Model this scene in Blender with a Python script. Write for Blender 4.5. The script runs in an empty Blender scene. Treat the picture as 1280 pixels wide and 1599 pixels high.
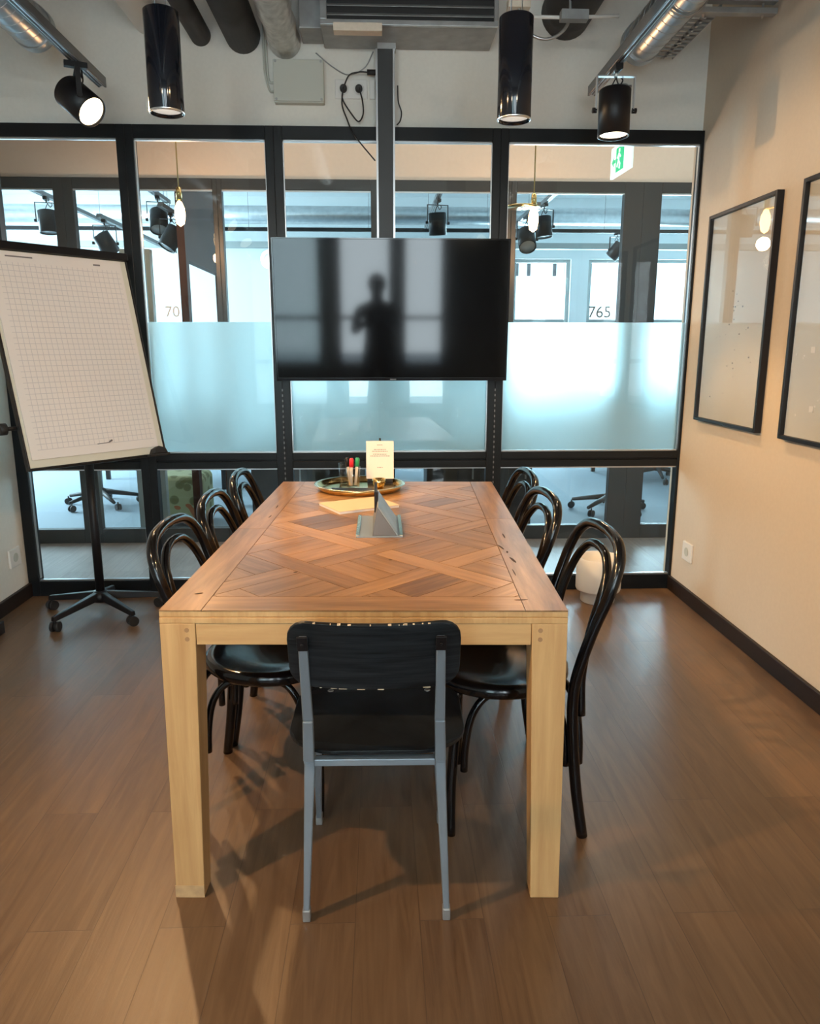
import bpy, bmesh, math, random
from mathutils import Vector, Matrix
random.seed(7)
S = bpy.context.scene
C = S.collection
R = math.radians
PI = math.pi

# ------------------------------------------------------------ camera
cam = bpy.data.cameras.new('camera')
cam.sensor_fit = 'VERTICAL'; cam.sensor_height = 24.0
cam.lens = 24.0 * 1169.0 / 1599.0
cam.clip_start = 0.02
camo = bpy.data.objects.new('camera', cam); C.objects.link(camo)
camo.location = (0, 0, 1.346)
camo.rotation_euler = (PI/2 - 0.2148, 0, -0.0395)
S.camera = camo

# ------------------------------------------------------------ exposure, sky, large lights
S.view_settings.view_transform = 'Standard'
S.view_settings.look = 'None'
S.view_settings.gamma = 1
S.view_settings.use_curve_mapping = False
S.view_settings.exposure = 0.14
W = bpy.data.worlds.new('sky'); S.world = W; W.use_nodes = True
W.node_tree.nodes['Background'].inputs[0].default_value = (0.72, 0.86, 1.0, 1)
W.node_tree.nodes['Background'].inputs[1].default_value = 4.0

def area(name, loc, target, sx, sy, power, col):
    l = bpy.data.lights.new(name, 'AREA'); l.shape = 'RECTANGLE'; l.size = sx; l.size_y = sy
    l.energy = power; l.color = col
    o = bpy.data.objects.new(name, l); C.objects.link(o); o.location = loc
    o.rotation_euler = (Vector(target)-Vector(loc)).to_track_quat('-Z', 'Z').to_euler()
    return o
# daylight through the windows behind the camera and through the far office windows
area('daylight_front_window', (0.1, -2.95, 1.75), (0.1, 3, 1.2), 3.2, 2.2, 215, (0.92, 0.96, 1.0))
area('daylight_office_right', (2.9, 10.5, 1.7), (2.4, 4, 0.9), 3.4, 2.0, 620, (0.66, 0.85, 1.0))
area('daylight_office_left', (-5.3, 7.7, 1.8), (0, 7.7, 1.4), 2.6, 1.9, 560, (0.68, 0.87, 1.0))

area('corridor_fill_light', (1.2, 4.70, 3.12), (1.2, 4.70, 0), 4.5, 0.25, 18, (1.0, 0.90, 0.80))  # unseen area light added to brighten the corridor

# ------------------------------------------------------------ materials
def nodes(name):
    m = bpy.data.materials.new(name); m.use_nodes = True
    nt = m.node_tree; b = nt.nodes['Principled BSDF']
    return m, nt, b
def mat(name, col, rough=0.5, metal=0.0, spec=0.5, emit=None, es=0, coat=0, noise=0.0, bump=0.0, nscale=30):
    m, nt, b = nodes(name)
    b.inputs['Base Color'].default_value = (*col, 1)
    b.inputs['Roughness'].default_value = rough
    b.inputs['Metallic'].default_value = metal
    b.inputs['Specular IOR Level'].default_value = spec
    b.inputs['Coat Weight'].default_value = coat
    if emit:
        b.inputs['Emission Color'].default_value = (*emit, 1)
        b.inputs['Emission Strength'].default_value = es
    if noise or bump:
        tc = nt.nodes.new('ShaderNodeTexCoord'); n = nt.nodes.new('ShaderNodeTexNoise')
        n.inputs['Scale'].default_value = nscale; n.inputs['Detail'].default_value = 5
        nt.links.new(tc.outputs['Object'], n.inputs['Vector'])
        if noise:
            r = nt.nodes.new('ShaderNodeValToRGB')
            r.color_ramp.elements[0].position = 0.3; r.color_ramp.elements[1].position = 0.7
            r.color_ramp.elements[0].color = (*[c*(1-noise) for c in col], 1)
            r.color_ramp.elements[1].color = (*[min(1, c*(1+noise)) for c in col], 1)
            nt.links.new(n.outputs['Fac'], r.inputs[0]); nt.links.new(r.outputs[0], b.inputs['Base Color'])
        if bump:
            bp = nt.nodes.new('ShaderNodeBump'); bp.inputs['Strength'].default_value = bump; bp.inputs['Distance'].default_value = 0.004
            nt.links.new(n.outputs['Fac'], bp.inputs['Height']); nt.links.new(bp.outputs[0], b.inputs['Normal'])
    return m
def math_node(nt, op, a, b=None):
    n = nt.nodes.new('ShaderNodeMath'); n.operation = op
    for i, v in enumerate((a, b)):
        if v is None: continue
        if isinstance(v, (int, float)): n.inputs[i].default_value = v
        else: nt.links.new(v, n.inputs[i])
    return n.outputs[0]

def wood(name, dark, light, coord='UV', scale=(3, 60, 3), rough=0.45, attr=False, coat=0.0, ring=2.0, spec=0.5):
    m, nt, b = nodes(name)
    tc = nt.nodes.new('ShaderNodeTexCoord')
    mp = nt.nodes.new('ShaderNodeMapping'); mp.inputs['Scale'].default_value = scale
    nt.links.new(tc.outputs[coord], mp.inputs['Vector'])
    n1 = nt.nodes.new('ShaderNodeTexNoise'); n1.inputs['Scale'].default_value = 1.0; n1.inputs['Detail'].default_value = 6
    n1.inputs['Roughness'].default_value = 0.65; n1.inputs['Distortion'].default_value = 0.6
    nt.links.new(mp.outputs[0], n1.inputs['Vector'])
    n2 = nt.nodes.new('ShaderNodeTexNoise'); n2.inputs['Scale'].default_value = 0.22; n2.inputs['Detail'].default_value = 3
    n2.inputs['Distortion'].default_value = ring
    nt.links.new(mp.outputs[0], n2.inputs['Vector'])
    f = math_node(nt, 'ADD', math_node(nt, 'MULTIPLY', n1.outputs['Fac'], 0.55), math_node(nt, 'MULTIPLY', n2.outputs['Fac'], 0.45))
    if attr:
        at = nt.nodes.new('ShaderNodeAttribute'); at.attribute_name = 'tint'
        f = math_node(nt, 'ADD', f, math_node(nt, 'MULTIPLY', math_node(nt, 'SUBTRACT', at.outputs['Fac'], 0.5), 0.42))
    r = nt.nodes.new('ShaderNodeValToRGB')
    r.color_ramp.elements[0].position = 0.32; r.color_ramp.elements[0].color = (*dark, 1)
    r.color_ramp.elements[1].position = 0.66; r.color_ramp.elements[1].color = (*light, 1)
    nt.links.new(f, r.inputs[0]); nt.links.new(r.outputs[0], b.inputs['Base Color'])
    b.inputs['Roughness'].default_value = rough; b.inputs['Coat Weight'].default_value = coat; b.inputs['Coat Roughness'].default_value = 0.25
    b.inputs['Specular IOR Level'].default_value = spec
    bp = nt.nodes.new('ShaderNodeBump'); bp.inputs['Strength'].default_value = 0.25; bp.inputs['Distance'].default_value = 0.002
    nt.links.new(n1.outputs['Fac'], bp.inputs['Height']); nt.links.new(bp.outputs[0], b.inputs['Normal'])
    return m

def floor_material(name, c1, c2, groove, rough):
    m, nt, b = nodes(name)
    tc = nt.nodes.new('ShaderNodeTexCoord')
    mp = nt.nodes.new('ShaderNodeMapping'); mp.inputs['Rotation'].default_value = (0, 0, PI/2); mp.inputs['Location'].default_value = (0.3, 0.07, 0)
    nt.links.new(tc.outputs['Object'], mp.inputs['Vector'])
    br = nt.nodes.new('ShaderNodeTexBrick'); br.offset = 0.37; br.offset_frequency = 2
    br.inputs['Scale'].default_value = 1.0; br.inputs['Brick Width'].default_value = 1.25; br.inputs['Row Height'].default_value = 0.155
    br.inputs['Mortar Size'].default_value = 0.0012; br.inputs['Mortar Smooth'].default_value = 0.3; br.inputs['Bias'].default_value = 0
    br.inputs['Color1'].default_value = (0, 0, 0, 1); br.inputs['Color2'].default_value = (1, 1, 1, 1); br.inputs['Mortar'].default_value = (0.5, 0.5, 0.5, 1)
    nt.links.new(mp.outputs[0], br.inputs['Vector'])
    # per-plank offset of the grain
    va = nt.nodes.new('ShaderNodeVectorMath'); va.operation = 'MULTIPLY_ADD'
    va.inputs[1].default_value = (7, 3, 5)
    nt.links.new(br.outputs['Color'], va.inputs[0]); nt.links.new(mp.outputs[0], va.inputs[2])
    m2 = nt.nodes.new('ShaderNodeMapping'); m2.inputs['Scale'].default_value = (2.2, 26, 1)
    nt.links.new(va.outputs[0], m2.inputs['Vector'])
    n = nt.nodes.new('ShaderNodeTexNoise'); n.inputs['Scale'].default_value = 1; n.inputs['Detail'].default_value = 7; n.inputs['Distortion'].default_value = 1.6; n.inputs['Roughness'].default_value = 0.62
    nt.links.new(m2.outputs[0], n.inputs['Vector'])
    n3 = nt.nodes.new('ShaderNodeTexNoise'); n3.inputs['Scale'].default_value = 1.3; n3.inputs['Detail'].default_value = 3
    nt.links.new(tc.outputs['Object'], n3.inputs['Vector'])
    f = math_node(nt, 'ADD', math_node(nt, 'MULTIPLY', n.outputs['Fac'], 0.66), math_node(nt, 'MULTIPLY', br.outputs['Color'], 0.14))
    f = math_node(nt, 'ADD', f, math_node(nt, 'MULTIPLY', n3.outputs['Fac'], 0.2))
    r = nt.nodes.new('ShaderNodeValToRGB'); r.color_ramp.elements[0].position = 0.30; r.color_ramp.elements[1].position = 0.72
    r.color_ramp.elements[0].color = (*c1, 1); r.color_ramp.elements[1].color = (*c2, 1)
    nt.links.new(f, r.inputs[0])
    mx = nt.nodes.new('ShaderNodeMix'); mx.data_type = 'RGBA'
    nt.links.new(math_node(nt, 'MULTIPLY', br.outputs['Fac'], 0.5), mx.inputs['Factor']); nt.links.new(r.outputs[0], mx.inputs['A']); mx.inputs['B'].default_value = (*groove, 1)
    nt.links.new(mx.outputs['Result'], b.inputs['Base Color'])
    b.inputs['Roughness'].default_value = rough
    rr = nt.nodes.new('ShaderNodeMapRange'); rr.inputs['To Min'].default_value = rough-0.08; rr.inputs['To Max'].default_value = rough+0.12
    nt.links.new(n.outputs['Fac'], rr.inputs['Value']); nt.links.new(rr.outputs[0], b.inputs['Roughness'])
    bp = nt.nodes.new('ShaderNodeBump'); bp.inputs['Strength'].default_value = 0.3; bp.inputs['Distance'].default_value = 0.002
    nt.links.new(math_node(nt, 'SUBTRACT', n.outputs['Fac'], br.outputs['Fac']), bp.inputs['Height']); nt.links.new(bp.outputs[0], b.inputs['Normal'])
    return m

def clear_glass(name, tint=(0.93, 0.97, 0.97), refl=1.0, ior=1.5):
    m = bpy.data.materials.new(name); m.use_nodes = True; nt = m.node_tree; nt.nodes.remove(nt.nodes['Principled BSDF'])
    out = nt.nodes['Material Output']
    t = nt.nodes.new('ShaderNodeBsdfTransparent'); t.inputs[0].default_value = (*tint, 1)
    g = nt.nodes.new('ShaderNodeBsdfGlossy'); g.inputs['Roughness'].default_value = 0.0
    fr = nt.nodes.new('ShaderNodeFresnel'); fr.inputs[0].default_value = ior
    mx = nt.nodes.new('ShaderNodeMixShader')
    ge = nt.nodes.new('ShaderNodeNewGeometry')
    nt.links.new(math_node(nt, 'MULTIPLY', math_node(nt, 'MULTIPLY', fr.outputs[0], refl), math_node(nt, 'SUBTRACT', 1.0, ge.outputs['Backfacing'])), mx.inputs[0]); nt.links.new(t.outputs[0], mx.inputs[1]); nt.links.new(g.outputs[0], mx.inputs[2])
    nt.links.new(mx.outputs[0], out.inputs[0])
    return m
def frosted(name):
    m = bpy.data.materials.new(name); m.use_nodes = True; nt = m.node_tree; nt.nodes.remove(nt.nodes['Principled BSDF'])
    out = nt.nodes['Material Output']
    t = nt.nodes.new('ShaderNodeBsdfTranslucent'); t.inputs[0].default_value = (0.80, 0.92, 0.93, 1)
    d = nt.nodes.new('ShaderNodeBsdfDiffuse'); d.inputs[0].default_value = (0.72, 0.84, 0.85, 1)
    g = nt.nodes.new('ShaderNodeBsdfRefraction'); g.inputs['Roughness'].default_value = 0.42; g.inputs['IOR'].default_value = 1.25; g.inputs[0].default_value = (0.86, 0.96, 0.97, 1)
    a = nt.nodes.new('ShaderNodeMixShader'); a.inputs[0].default_value = 0.30
    nt.links.new(t.outputs[0], a.inputs[1]); nt.links.new(d.outputs[0], a.inputs[2])
    c = nt.nodes.new('ShaderNodeMixShader'); c.inputs[0].default_value = 0.62
    nt.links.new(a.outputs[0], c.inputs[1]); nt.links.new(g.outputs[0], c.inputs[2])
    gl = nt.nodes.new('ShaderNodeBsdfGlossy'); gl.inputs['Roughness'].default_value = 0.08
    fr = nt.nodes.new('ShaderNodeFresnel'); fr.inputs[0].default_value = 1.4
    e = nt.nodes.new('ShaderNodeMixShader')
    ge = nt.nodes.new('ShaderNodeNewGeometry')
    nt.links.new(math_node(nt, 'MULTIPLY', fr.outputs[0], math_node(nt, 'SUBTRACT', 1.0, ge.outputs['Backfacing'])), e.inputs[0]); nt.links.new(c.outputs[0], e.inputs[1]); nt.links.new(gl.outputs[0], e.inputs[2])
    nt.links.new(e.outputs[0], out.inputs[0])
    return m
def grid_paper(name):
    m, nt, b = nodes(name)
    tc = nt.nodes.new('ShaderNodeTexCoord'); sp = nt.nodes.new('ShaderNodeSeparateXYZ'); nt.links.new(tc.outputs['Object'], sp.inputs[0])
    def line(o):
        return math_node(nt, 'LESS_THAN', math_node(nt, 'FRACT', math_node(nt, 'MULTIPLY', o, 40.0)), 0.10)
    f = math_node(nt, 'MAXIMUM', line(sp.outputs['X']), line(sp.outputs['Z']))
    inx = math_node(nt, 'LESS_THAN', math_node(nt, 'ABSOLUTE', sp.outputs['X']), 0.292)
    inz = math_node(nt, 'LESS_THAN', math_node(nt, 'ABSOLUTE', math_node(nt, 'SUBTRACT', sp.outputs['Z'], 0.495)), 0.420)
    f = math_node(nt, 'MULTIPLY', math_node(nt, 'MULTIPLY', f, inx), inz)
    mx = nt.nodes.new('ShaderNodeMix'); mx.data_type = 'RGBA'; nt.links.new(f, mx.inputs['Factor'])
    mx.inputs['A'].default_value = (0.84, 0.80, 0.78, 1); mx.inputs['B'].default_value = (0.63, 0.61, 0.63, 1)
    nt.links.new(mx.outputs['Result'], b.inputs['Base Color']); b.inputs['Roughness'].default_value = 0.7
    return m
def patterned_cloth(name):
    m, nt, b = nodes(name)
    tc = nt.nodes.new('ShaderNodeTexCoord'); v = nt.nodes.new('ShaderNodeTexVoronoi'); v.inputs['Scale'].default_value = 11
    nt.links.new(tc.outputs['Object'], v.inputs['Vector'])
    r = nt.nodes.new('ShaderNodeValToRGB'); e = r.color_ramp.elements
    e[0].position = 0.0; e[0].color = (0.15, 0.14, 0.05, 1); e[1].position = 0.50; e[1].color = (0.34, 0.33, 0.18, 1)
    x = e.new(0.36); x.color = (0.17, 0.16, 0.07, 1); x = e.new(0.42); x.color = (0.33, 0.32, 0.17, 1)
    nt.links.new(v.outputs['Distance'], r.inputs[0])
    n = nt.nodes.new('ShaderNodeTexNoise'); n.inputs['Scale'].default_value = 5; nt.links.new(tc.outputs['Object'], n.inputs['Vector'])
    mx = nt.nodes.new('ShaderNodeMix'); mx.data_type = 'RGBA'
    nt.links.new(math_node(nt, 'GREATER_THAN', n.outputs['Fac'], 0.60), mx.inputs['Factor'])
    nt.links.new(r.outputs[0], mx.inputs['A']); mx.inputs['B'].default_value = (0.38, 0.13, 0.05, 1)
    nt.links.new(mx.outputs['Result'], b.inputs['Base Color']); b.inputs['Roughness'].default_value = 0.9
    return m

M = dict(
    plaster=mat('white_plaster', (0.74, 0.725, 0.67), 0.85, noise=0.02, bump=0.08, nscale=60),
    plaster_tan=mat('warm_tan_plaster', (0.585, 0.505, 0.405), 0.85, noise=0.02, bump=0.08, nscale=60),
    plaster_beige=mat('beige_plaster', (0.72, 0.62, 0.53), 0.85, noise=0.02, nscale=40),
    office_white=mat('office_white', (0.80, 0.84, 0.85), 0.8),
    concrete=mat('grey_concrete', (0.38, 0.37, 0.36), 0.9, noise=0.12, bump=0.3, nscale=12),
    floor=floor_material('oak_floor', (0.098, 0.053, 0.027), (0.200, 0.119, 0.063), (0.045, 0.026, 0.016), 0.36),
    floor_grey=floor_material('grey_corridor_floor', (0.17, 0.15, 0.14), (0.33, 0.30, 0.28), (0.06, 0.055, 0.05), 0.42),
    carpet=mat('blue_grey_carpet', (0.24, 0.29, 0.33), 0.75, noise=0.15, bump=0.3, nscale=90),
    frame=mat('black_steel_frame', (0.007, 0.009, 0.011), 0.34, spec=0.28, noise=0.15, nscale=6),
    frame2=mat('charcoal_steel_frame', (0.030, 0.034, 0.036), 0.45),
    alu=mat('light_metal_bead', (0.62, 0.64, 0.66), 0.3, metal=0.9),
    glass=clear_glass('clear_glass'),
    pic_glass=clear_glass('picture_glass', (0.97, 0.97, 0.96), 1.7),
    film=frosted('frosted_film'),
    base=mat('dark_baseboard', (0.018, 0.012, 0.010), 0.4, spec=0.3),
    lacquer=mat('black_lacquer', (0.004, 0.004, 0.005), 0.17, spec=0.42, coat=0.15),
    blackmat=mat('black_satin', (0.008, 0.008, 0.010), 0.42, spec=0.35),
    glossblack=mat('gloss_black_paint', (0.008, 0.010, 0.016), 0.10, coat=0.2, spec=0.35),
    rubber=mat('black_rubber', (0.014, 0.014, 0.015), 0.6),
    plasticw=mat('white_plastic', (0.74, 0.73, 0.70), 0.4),
    plasticg=mat('light_grey_plastic', (0.50, 0.52, 0.47), 0.5),
    beige=mat('beige_plastic', (0.72, 0.63, 0.52), 0.5, noise=0.06, nscale=50),
    galv=mat('galvanised_steel', (0.50, 0.52, 0.53), 0.32, metal=0.85, noise=0.12, nscale=18),
    galvd=mat('dull_galvanised_steel', (0.36, 0.37, 0.37), 0.5, metal=0.6, noise=0.15, nscale=14),
    greysteel=mat('grey_track_metal', (0.16, 0.165, 0.17), 0.4, metal=0.4),
    legsteel=mat('blue_grey_steel', (0.25, 0.30, 0.35), 0.33, metal=0.3),
    foil=mat('crinkled_foil', (0.62, 0.61, 0.58), 0.38, metal=0.75, noise=0.2, bump=1.0, nscale=28),
    insul=mat('black_foam_insulation', (0.022, 0.021, 0.021), 0.65, noise=0.2, nscale=20),
    screen=mat('tv_screen', (0.004, 0.005, 0.007), 0.065, spec=0.40),
    brass=mat('polished_brass', (0.72, 0.52, 0.22), 0.18, metal=1.0),
    brasslight=mat('pale_brass_rim', (0.80, 0.72, 0.52), 0.22, metal=1.0),
    lens=mat('white_lamp_lens', (0.85, 0.85, 0.82), 0.4, emit=(1, 0.93, 0.82), es=0.5),
    lens_on=mat('lit_lamp_lens', (0.9, 0.8, 0.6), 0.4, emit=(1.0, 0.80, 0.48), es=14),
    lens_mid=mat('softly_lit_lamp_lens', (0.9, 0.85, 0.7), 0.4, emit=(1.0, 0.84, 0.62), es=3.2),
    lens_off=mat('unlit_lamp_lens', (0.45, 0.47, 0.47), 0.2),
    filament=mat('glowing_bulb', (1, 0.8, 0.5), 0.3, emit=(1.0, 0.52, 0.22), es=16),
    panel_on=mat('lit_ceiling_panel', (1, 1, 1), 0.4, emit=(0.75, 0.92, 1.0), es=2.6),
    cord=mat('gold_cord', (0.42, 0.32, 0.12), 0.6),
    paper=grid_paper('grid_paper'),
    board=mat('white_board', (0.72, 0.71, 0.62), 0.35),
    card=mat('white_card', (0.78, 0.73, 0.68), 0.6),
    ink=mat('grey_ink', (0.20, 0.19, 0.20), 0.7),
    kraft=mat('tan_cover', (0.66, 0.50, 0.31), 0.6),
    pages=mat('page_edges', (0.80, 0.77, 0.76), 0.7),
    artpaper=mat('pale_art_paper', (0.60, 0.57, 0.51), 0.7, noise=0.03, nscale=5),
    red=mat('red_cap', (0.70, 0.02, 0.04), 0.35),
    green=mat('green_cap', (0.02, 0.28, 0.12), 0.35),
    pot=mat('white_ceramic', (0.74, 0.70, 0.63), 0.5),
    signw=mat('exit_sign_white', (0.85, 0.95, 0.93), 0.4, emit=(0.80, 1.0, 0.95), es=0.7),
    signg=mat('exit_sign_green', (0.0, 0.45, 0.22), 0.4, emit=(0.0, 0.55, 0.26), es=0.6),
    brown=mat('red_brown_panel', (0.075, 0.028, 0.016), 0.6, spec=0.2, noise=0.2, nscale=3),
    greypanel=mat('grey_green_panel', (0.36, 0.39, 0.38), 0.6),
    desk=mat('dark_desk_laminate', (0.035, 0.035, 0.038), 0.5),
    fabric=mat('dark_chair_fabric', (0.03, 0.032, 0.036), 0.9),
    cloth=patterned_cloth('leaf_pattern_cloth'),
    skin=mat('skin', (0.55, 0.36, 0.27), 0.6),
    shirt=mat('dark_clothing', (0.028, 0.028, 0.032), 0.9),
    hair=mat('dark_hair', (0.02, 0.015, 0.012), 0.7),
    pegwood=mat('dark_oak_peg', (0.36, 0.20, 0.09), 0.6),
    footwood=mat('scuffed_oak', (0.52, 0.34, 0.17), 0.7, noise=0.15, nscale=40),
    numgrey=mat('dark_grey_vinyl', (0.13, 0.15, 0.15), 0.6),
    groove=mat('dark_groove', (0.05, 0.03, 0.018), 0.8),
    chip=mat('worn_bare_wood', (0.62, 0.50, 0.36), 0.7),
    building=mat('pale_building', (0.72, 0.74, 0.76), 0.8),
)
M['oak'] = wood('light_oak', (0.50, 0.280, 0.110), (0.67, 0.420, 0.186), 'UV', (3, 48, 3), 0.5, ring=3)
M['parquet'] = wood('parquet_oak', (0.150, 0.074, 0.030), (0.420, 0.228, 0.096), 'UV', (4, 42, 3), 0.30, attr=True, ring=2.5)
M['ply'] = wood('black_stained_plywood', (0.001, 0.0015, 0.002), (0.026, 0.032, 0.038), 'Object', (4, 4, 110), 0.40, ring=3, spec=0.22)

# ------------------------------------------------------------ helpers
def tag(o, label=None, cat=None, group=None, kind=None):
    if label: o['label'] = label
    if cat: o['category'] = cat
    if group: o['group'] = group
    if kind: o['kind'] = kind
    return o
def thing(name, label, cat, loc=(0, 0, 0), rz=0, group=None):
    o = bpy.data.objects.new(name, None); C.objects.link(o); o.location = loc; o.rotation_euler = (0, 0, rz)
    o.empty_display_size = 0.05
    return tag(o, label, cat, group)
class MB:
    def __init__(s):
        s.v = []; s.f = []; s.mi = []; s.uv = {}; s.tint = {}; s.smooth = []
        s.off = len(s.v)
    def add(s, vs, fs, mi=0, smooth=False):
        n = len(s.v); s.v += [tuple(v) for v in vs]
        for f in fs:
            s.f.append([i+n for i in f]); s.mi.append(mi); s.smooth.append(smooth)
        return s
    def box(s, a, b, mi=0, mtx=None):
        (x0, y0, z0), (x1, y1, z1) = a, b
        x0, x1 = min(x0, x1), max(x0, x1); y0, y1 = min(y0, y1), max(y0, y1); z0, z1 = min(z0, z1), max(z0, z1)
        vs = [Vector(p) for p in [(x0,y0,z0),(x1,y0,z0),(x1,y1,z0),(x0,y1,z0),(x0,y0,z1),(x1,y0,z1),(x1,y1,z1),(x0,y1,z1)]]
        if mtx: vs = [mtx @ v for v in vs]
        return s.add(vs, [(3,2,1,0),(4,5,6,7),(0,1,5,4),(1,2,6,5),(2,3,7,6),(3,0,4,7)], mi)
    def taper(s, bot, top, mi=0):
        # bot/top: four (x,y,z) corners counter-clockwise seen from above
        return s.add(list(bot)+list(top), [(3,2,1,0),(4,5,6,7),(0,1,5,4),(1,2,6,5),(2,3,7,6),(3,0,4,7)], mi)
    def tube(s, pts, r, n=12, mi=0, closed=False, cap=True, flat=None):
        pts = [Vector(p) for p in pts]; rs = r if isinstance(r, (list, tuple)) else [r]*len(pts)
        N = len(pts); T = []
        for i in range(N):
            a = pts[(i-1) % N] if (closed or i > 0) else pts[i]; b = pts[(i+1) % N] if (closed or i < N-1) else pts[i]
            T.append((b-a).normalized())
        up = Vector((0, 0, 1)) if abs(T[0].z) < 0.9 else Vector((1, 0, 0))
        nrm = (up - T[0]*up.dot(T[0])).normalized(); rings = []
        for i in range(N):
            nrm = (nrm - T[i]*nrm.dot(T[i])).normalized(); bn = T[i].cross(nrm)
            rings.append([pts[i] + (nrm*math.cos(2*PI*k/n) + bn*math.sin(2*PI*k/n))*rs[i] for k in range(n)])
        vs = [v for ring in rings for v in ring]; fs = []
        for i in range(N if closed else N-1):
            j = (i+1) % N
            for k in range(n):
                l = (k+1) % n; fs.append((i*n+k, i*n+l, j*n+l, j*n+k))
        s.add(vs, fs, mi, True)
        if cap and not closed:
            b = len(s.v)-len(vs)
            s.f.append([b+k for k in range(n)][::-1]); s.mi.append(mi); s.smooth.append(False)
            s.f.append([b+(N-1)*n+k for k in range(n)]); s.mi.append(mi); s.smooth.append(False)
        return s
    def lathe(s, prof, n=32, c=(0, 0, 0), mi=0, mtx=None, smooth=True):
        vs = []; fs = []
        for (r, z) in prof:
            for k in range(n):
                a = 2*PI*k/n; v = Vector((r*math.cos(a), r*math.sin(a), z))
                v = mtx @ v if mtx else v + Vector(c)
                vs.append(v)
        for i in range(len(prof)-1):
            for k in range(n):
                l = (k+1) % n; fs.append((i*n+k, i*n+l, (i+1)*n+l, (i+1)*n+k))
        return s.add(vs, fs, mi, smooth)
    def prism(s, poly, z0, z1, mi=0, mtx=None):
        n = len(poly); vs = [Vector((x, y, z0)) for x, y in poly]+[Vector((x, y, z1)) for x, y in poly]
        if mtx: vs = [mtx @ v for v in vs]
        fs = [tuple(range(n))[::-1], tuple(range(n, 2*n))]+[(i, (i+1) % n, n+(i+1) % n, n+i) for i in range(n)]
        return s.add(vs, fs, mi)
    def build(s, name, mats, parent=None, bevel=0, smooth_all=False, boxuv=False, seg=2):
        me = bpy.data.meshes.new(name); me.from_pydata(s.v, [], s.f)
        if not isinstance(mats, (list, tuple)): mats = [mats]
        for m in mats: me.materials.append(m)
        for i, p in enumerate(me.polygons):
            p.material_index = s.mi[i]; p.use_smooth = s.smooth[i] or smooth_all
        if boxuv or s.uv:
            uv = me.uv_layers.new(name='UVMap')
            # grain along the longest extent of each connected box of eight vertices
            for pi, p in enumerate(me.polygons):
                if pi in s.uv:
                    o, ax = s.uv[pi]
                    for li in p.loop_indices:
                        co = me.vertices[me.loops[li].vertex_index].co; d = Vector((co.x-o[0], co.y-o[1]))
                        uv.data[li].uv = (d.dot(ax)+o[2], d.dot(Vector((-ax.y, ax.x)))+o[3])
                else:
                    base = (p.vertices[0]//8)*8
                    vv = [me.vertices[i].co for i in range(base, min(base+8, len(me.vertices)))]
                    ext = [max(v[k] for v in vv)-min(v[k] for v in vv) for k in range(3)]
                    L = ext.index(max(ext)); nn = [abs(c) for c in p.normal]; N = nn.index(max(nn))
                    rest = [k for k in range(3) if k != N and k != L]
                    for li in p.loop_indices:
                        co = me.vertices[me.loops[li].vertex_index].co
                        if N == L: uv.data[li].uv = (co[(L+1) % 3]*3, co[(L+2) % 3])
                        else: uv.data[li].uv = (co[L]+base*1.7, co[rest[0]]+base*0.9+N)
        if s.tint:
            at = me.attributes.new('tint', 'FLOAT', 'FACE')
            for i in range(len(me.polygons)): at.data[i].value = s.tint.get(i, 0.5)
        me.update()
        o = bpy.data.objects.new(name, me); C.objects.link(o)
        if parent: o.parent = parent
        if bevel:
            b = o.modifiers.new('bevel', 'BEVEL'); b.width = bevel; b.segments = seg; b.limit_method = 'ANGLE'; b.angle_limit = R(40)
            b.harden_normals = False
        return o
def struct(name, mb, m, bevel=0):
    return tag(mb.build(name, m, None, bevel), kind='structure')
def bx(*args): return MB().box(*args)
def copy_tree(o, parent=None):
    c = o.copy(); C.objects.link(c); c.parent = parent
    for ch in list(o.children): copy_tree(ch, c)
    return c
def arc(c, r, a0, a1, n, plane='xz', rx=None):
    rx = rx or r; out = []
    for i in range(n+1):
        a = a0+(a1-a0)*i/n
        if plane == 'xz': out.append((c[0]+rx*math.cos(a), c[1], c[2]+r*math.sin(a)))
        elif plane == 'xy': out.append((c[0]+rx*math.cos(a), c[1]+r*math.sin(a), c[2]))
        else: out.append((c[0], c[1]+rx*math.cos(a), c[2]+r*math.sin(a)))
    return out
def spline(pts, n=8):
    P = [Vector(p) for p in pts]; P = [2*P[0]-P[1]]+P+[2*P[-1]-P[-2]]; out = []
    for i in range(1, len(P)-2):
        for k in range(n):
            t = k/n; a, b, c, d = P[i-1], P[i], P[i+1], P[i+2]
            out.append(0.5*((2*b)+(-a+c)*t+(2*a-5*b+4*c-d)*t*t+(-a+3*b-3*c+d)*t**3))
    out.append(P[-2]); return out
def frame_to(direction, up=(0, 0, 1)):
    d = Vector(direction).normalized(); return d.to_track_quat('Z', 'Y').to_matrix().to_4x4()

# ------------------------------------------------------------ room shell
XL, XR, D, YF, ZC = -1.955, 1.655, 4.11, -2.3, 3.15
struct('floor', bx((XL-0.12, YF-0.12, -0.06), (XR+0.12, D+0.06, 0)), M['floor'])
struct('wall_left', bx((XL-0.12, YF-0.12, 0), (XL, D+0.06, ZC)), M['plaster'])
struct('wall_right', bx((XR, YF-0.12, 0), (XR+0.12, D+0.06, ZC)), M['plaster_tan'])
struct('wall_back', bx((XL, D-0.03, 2.425), (XR, D+0.06, ZC)), M['plaster'])
struct('ceiling', bx((XL-0.12, YF-0.12, ZC), (XR+0.12, D+0.06, ZC+0.12)), M['concrete'])
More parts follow.
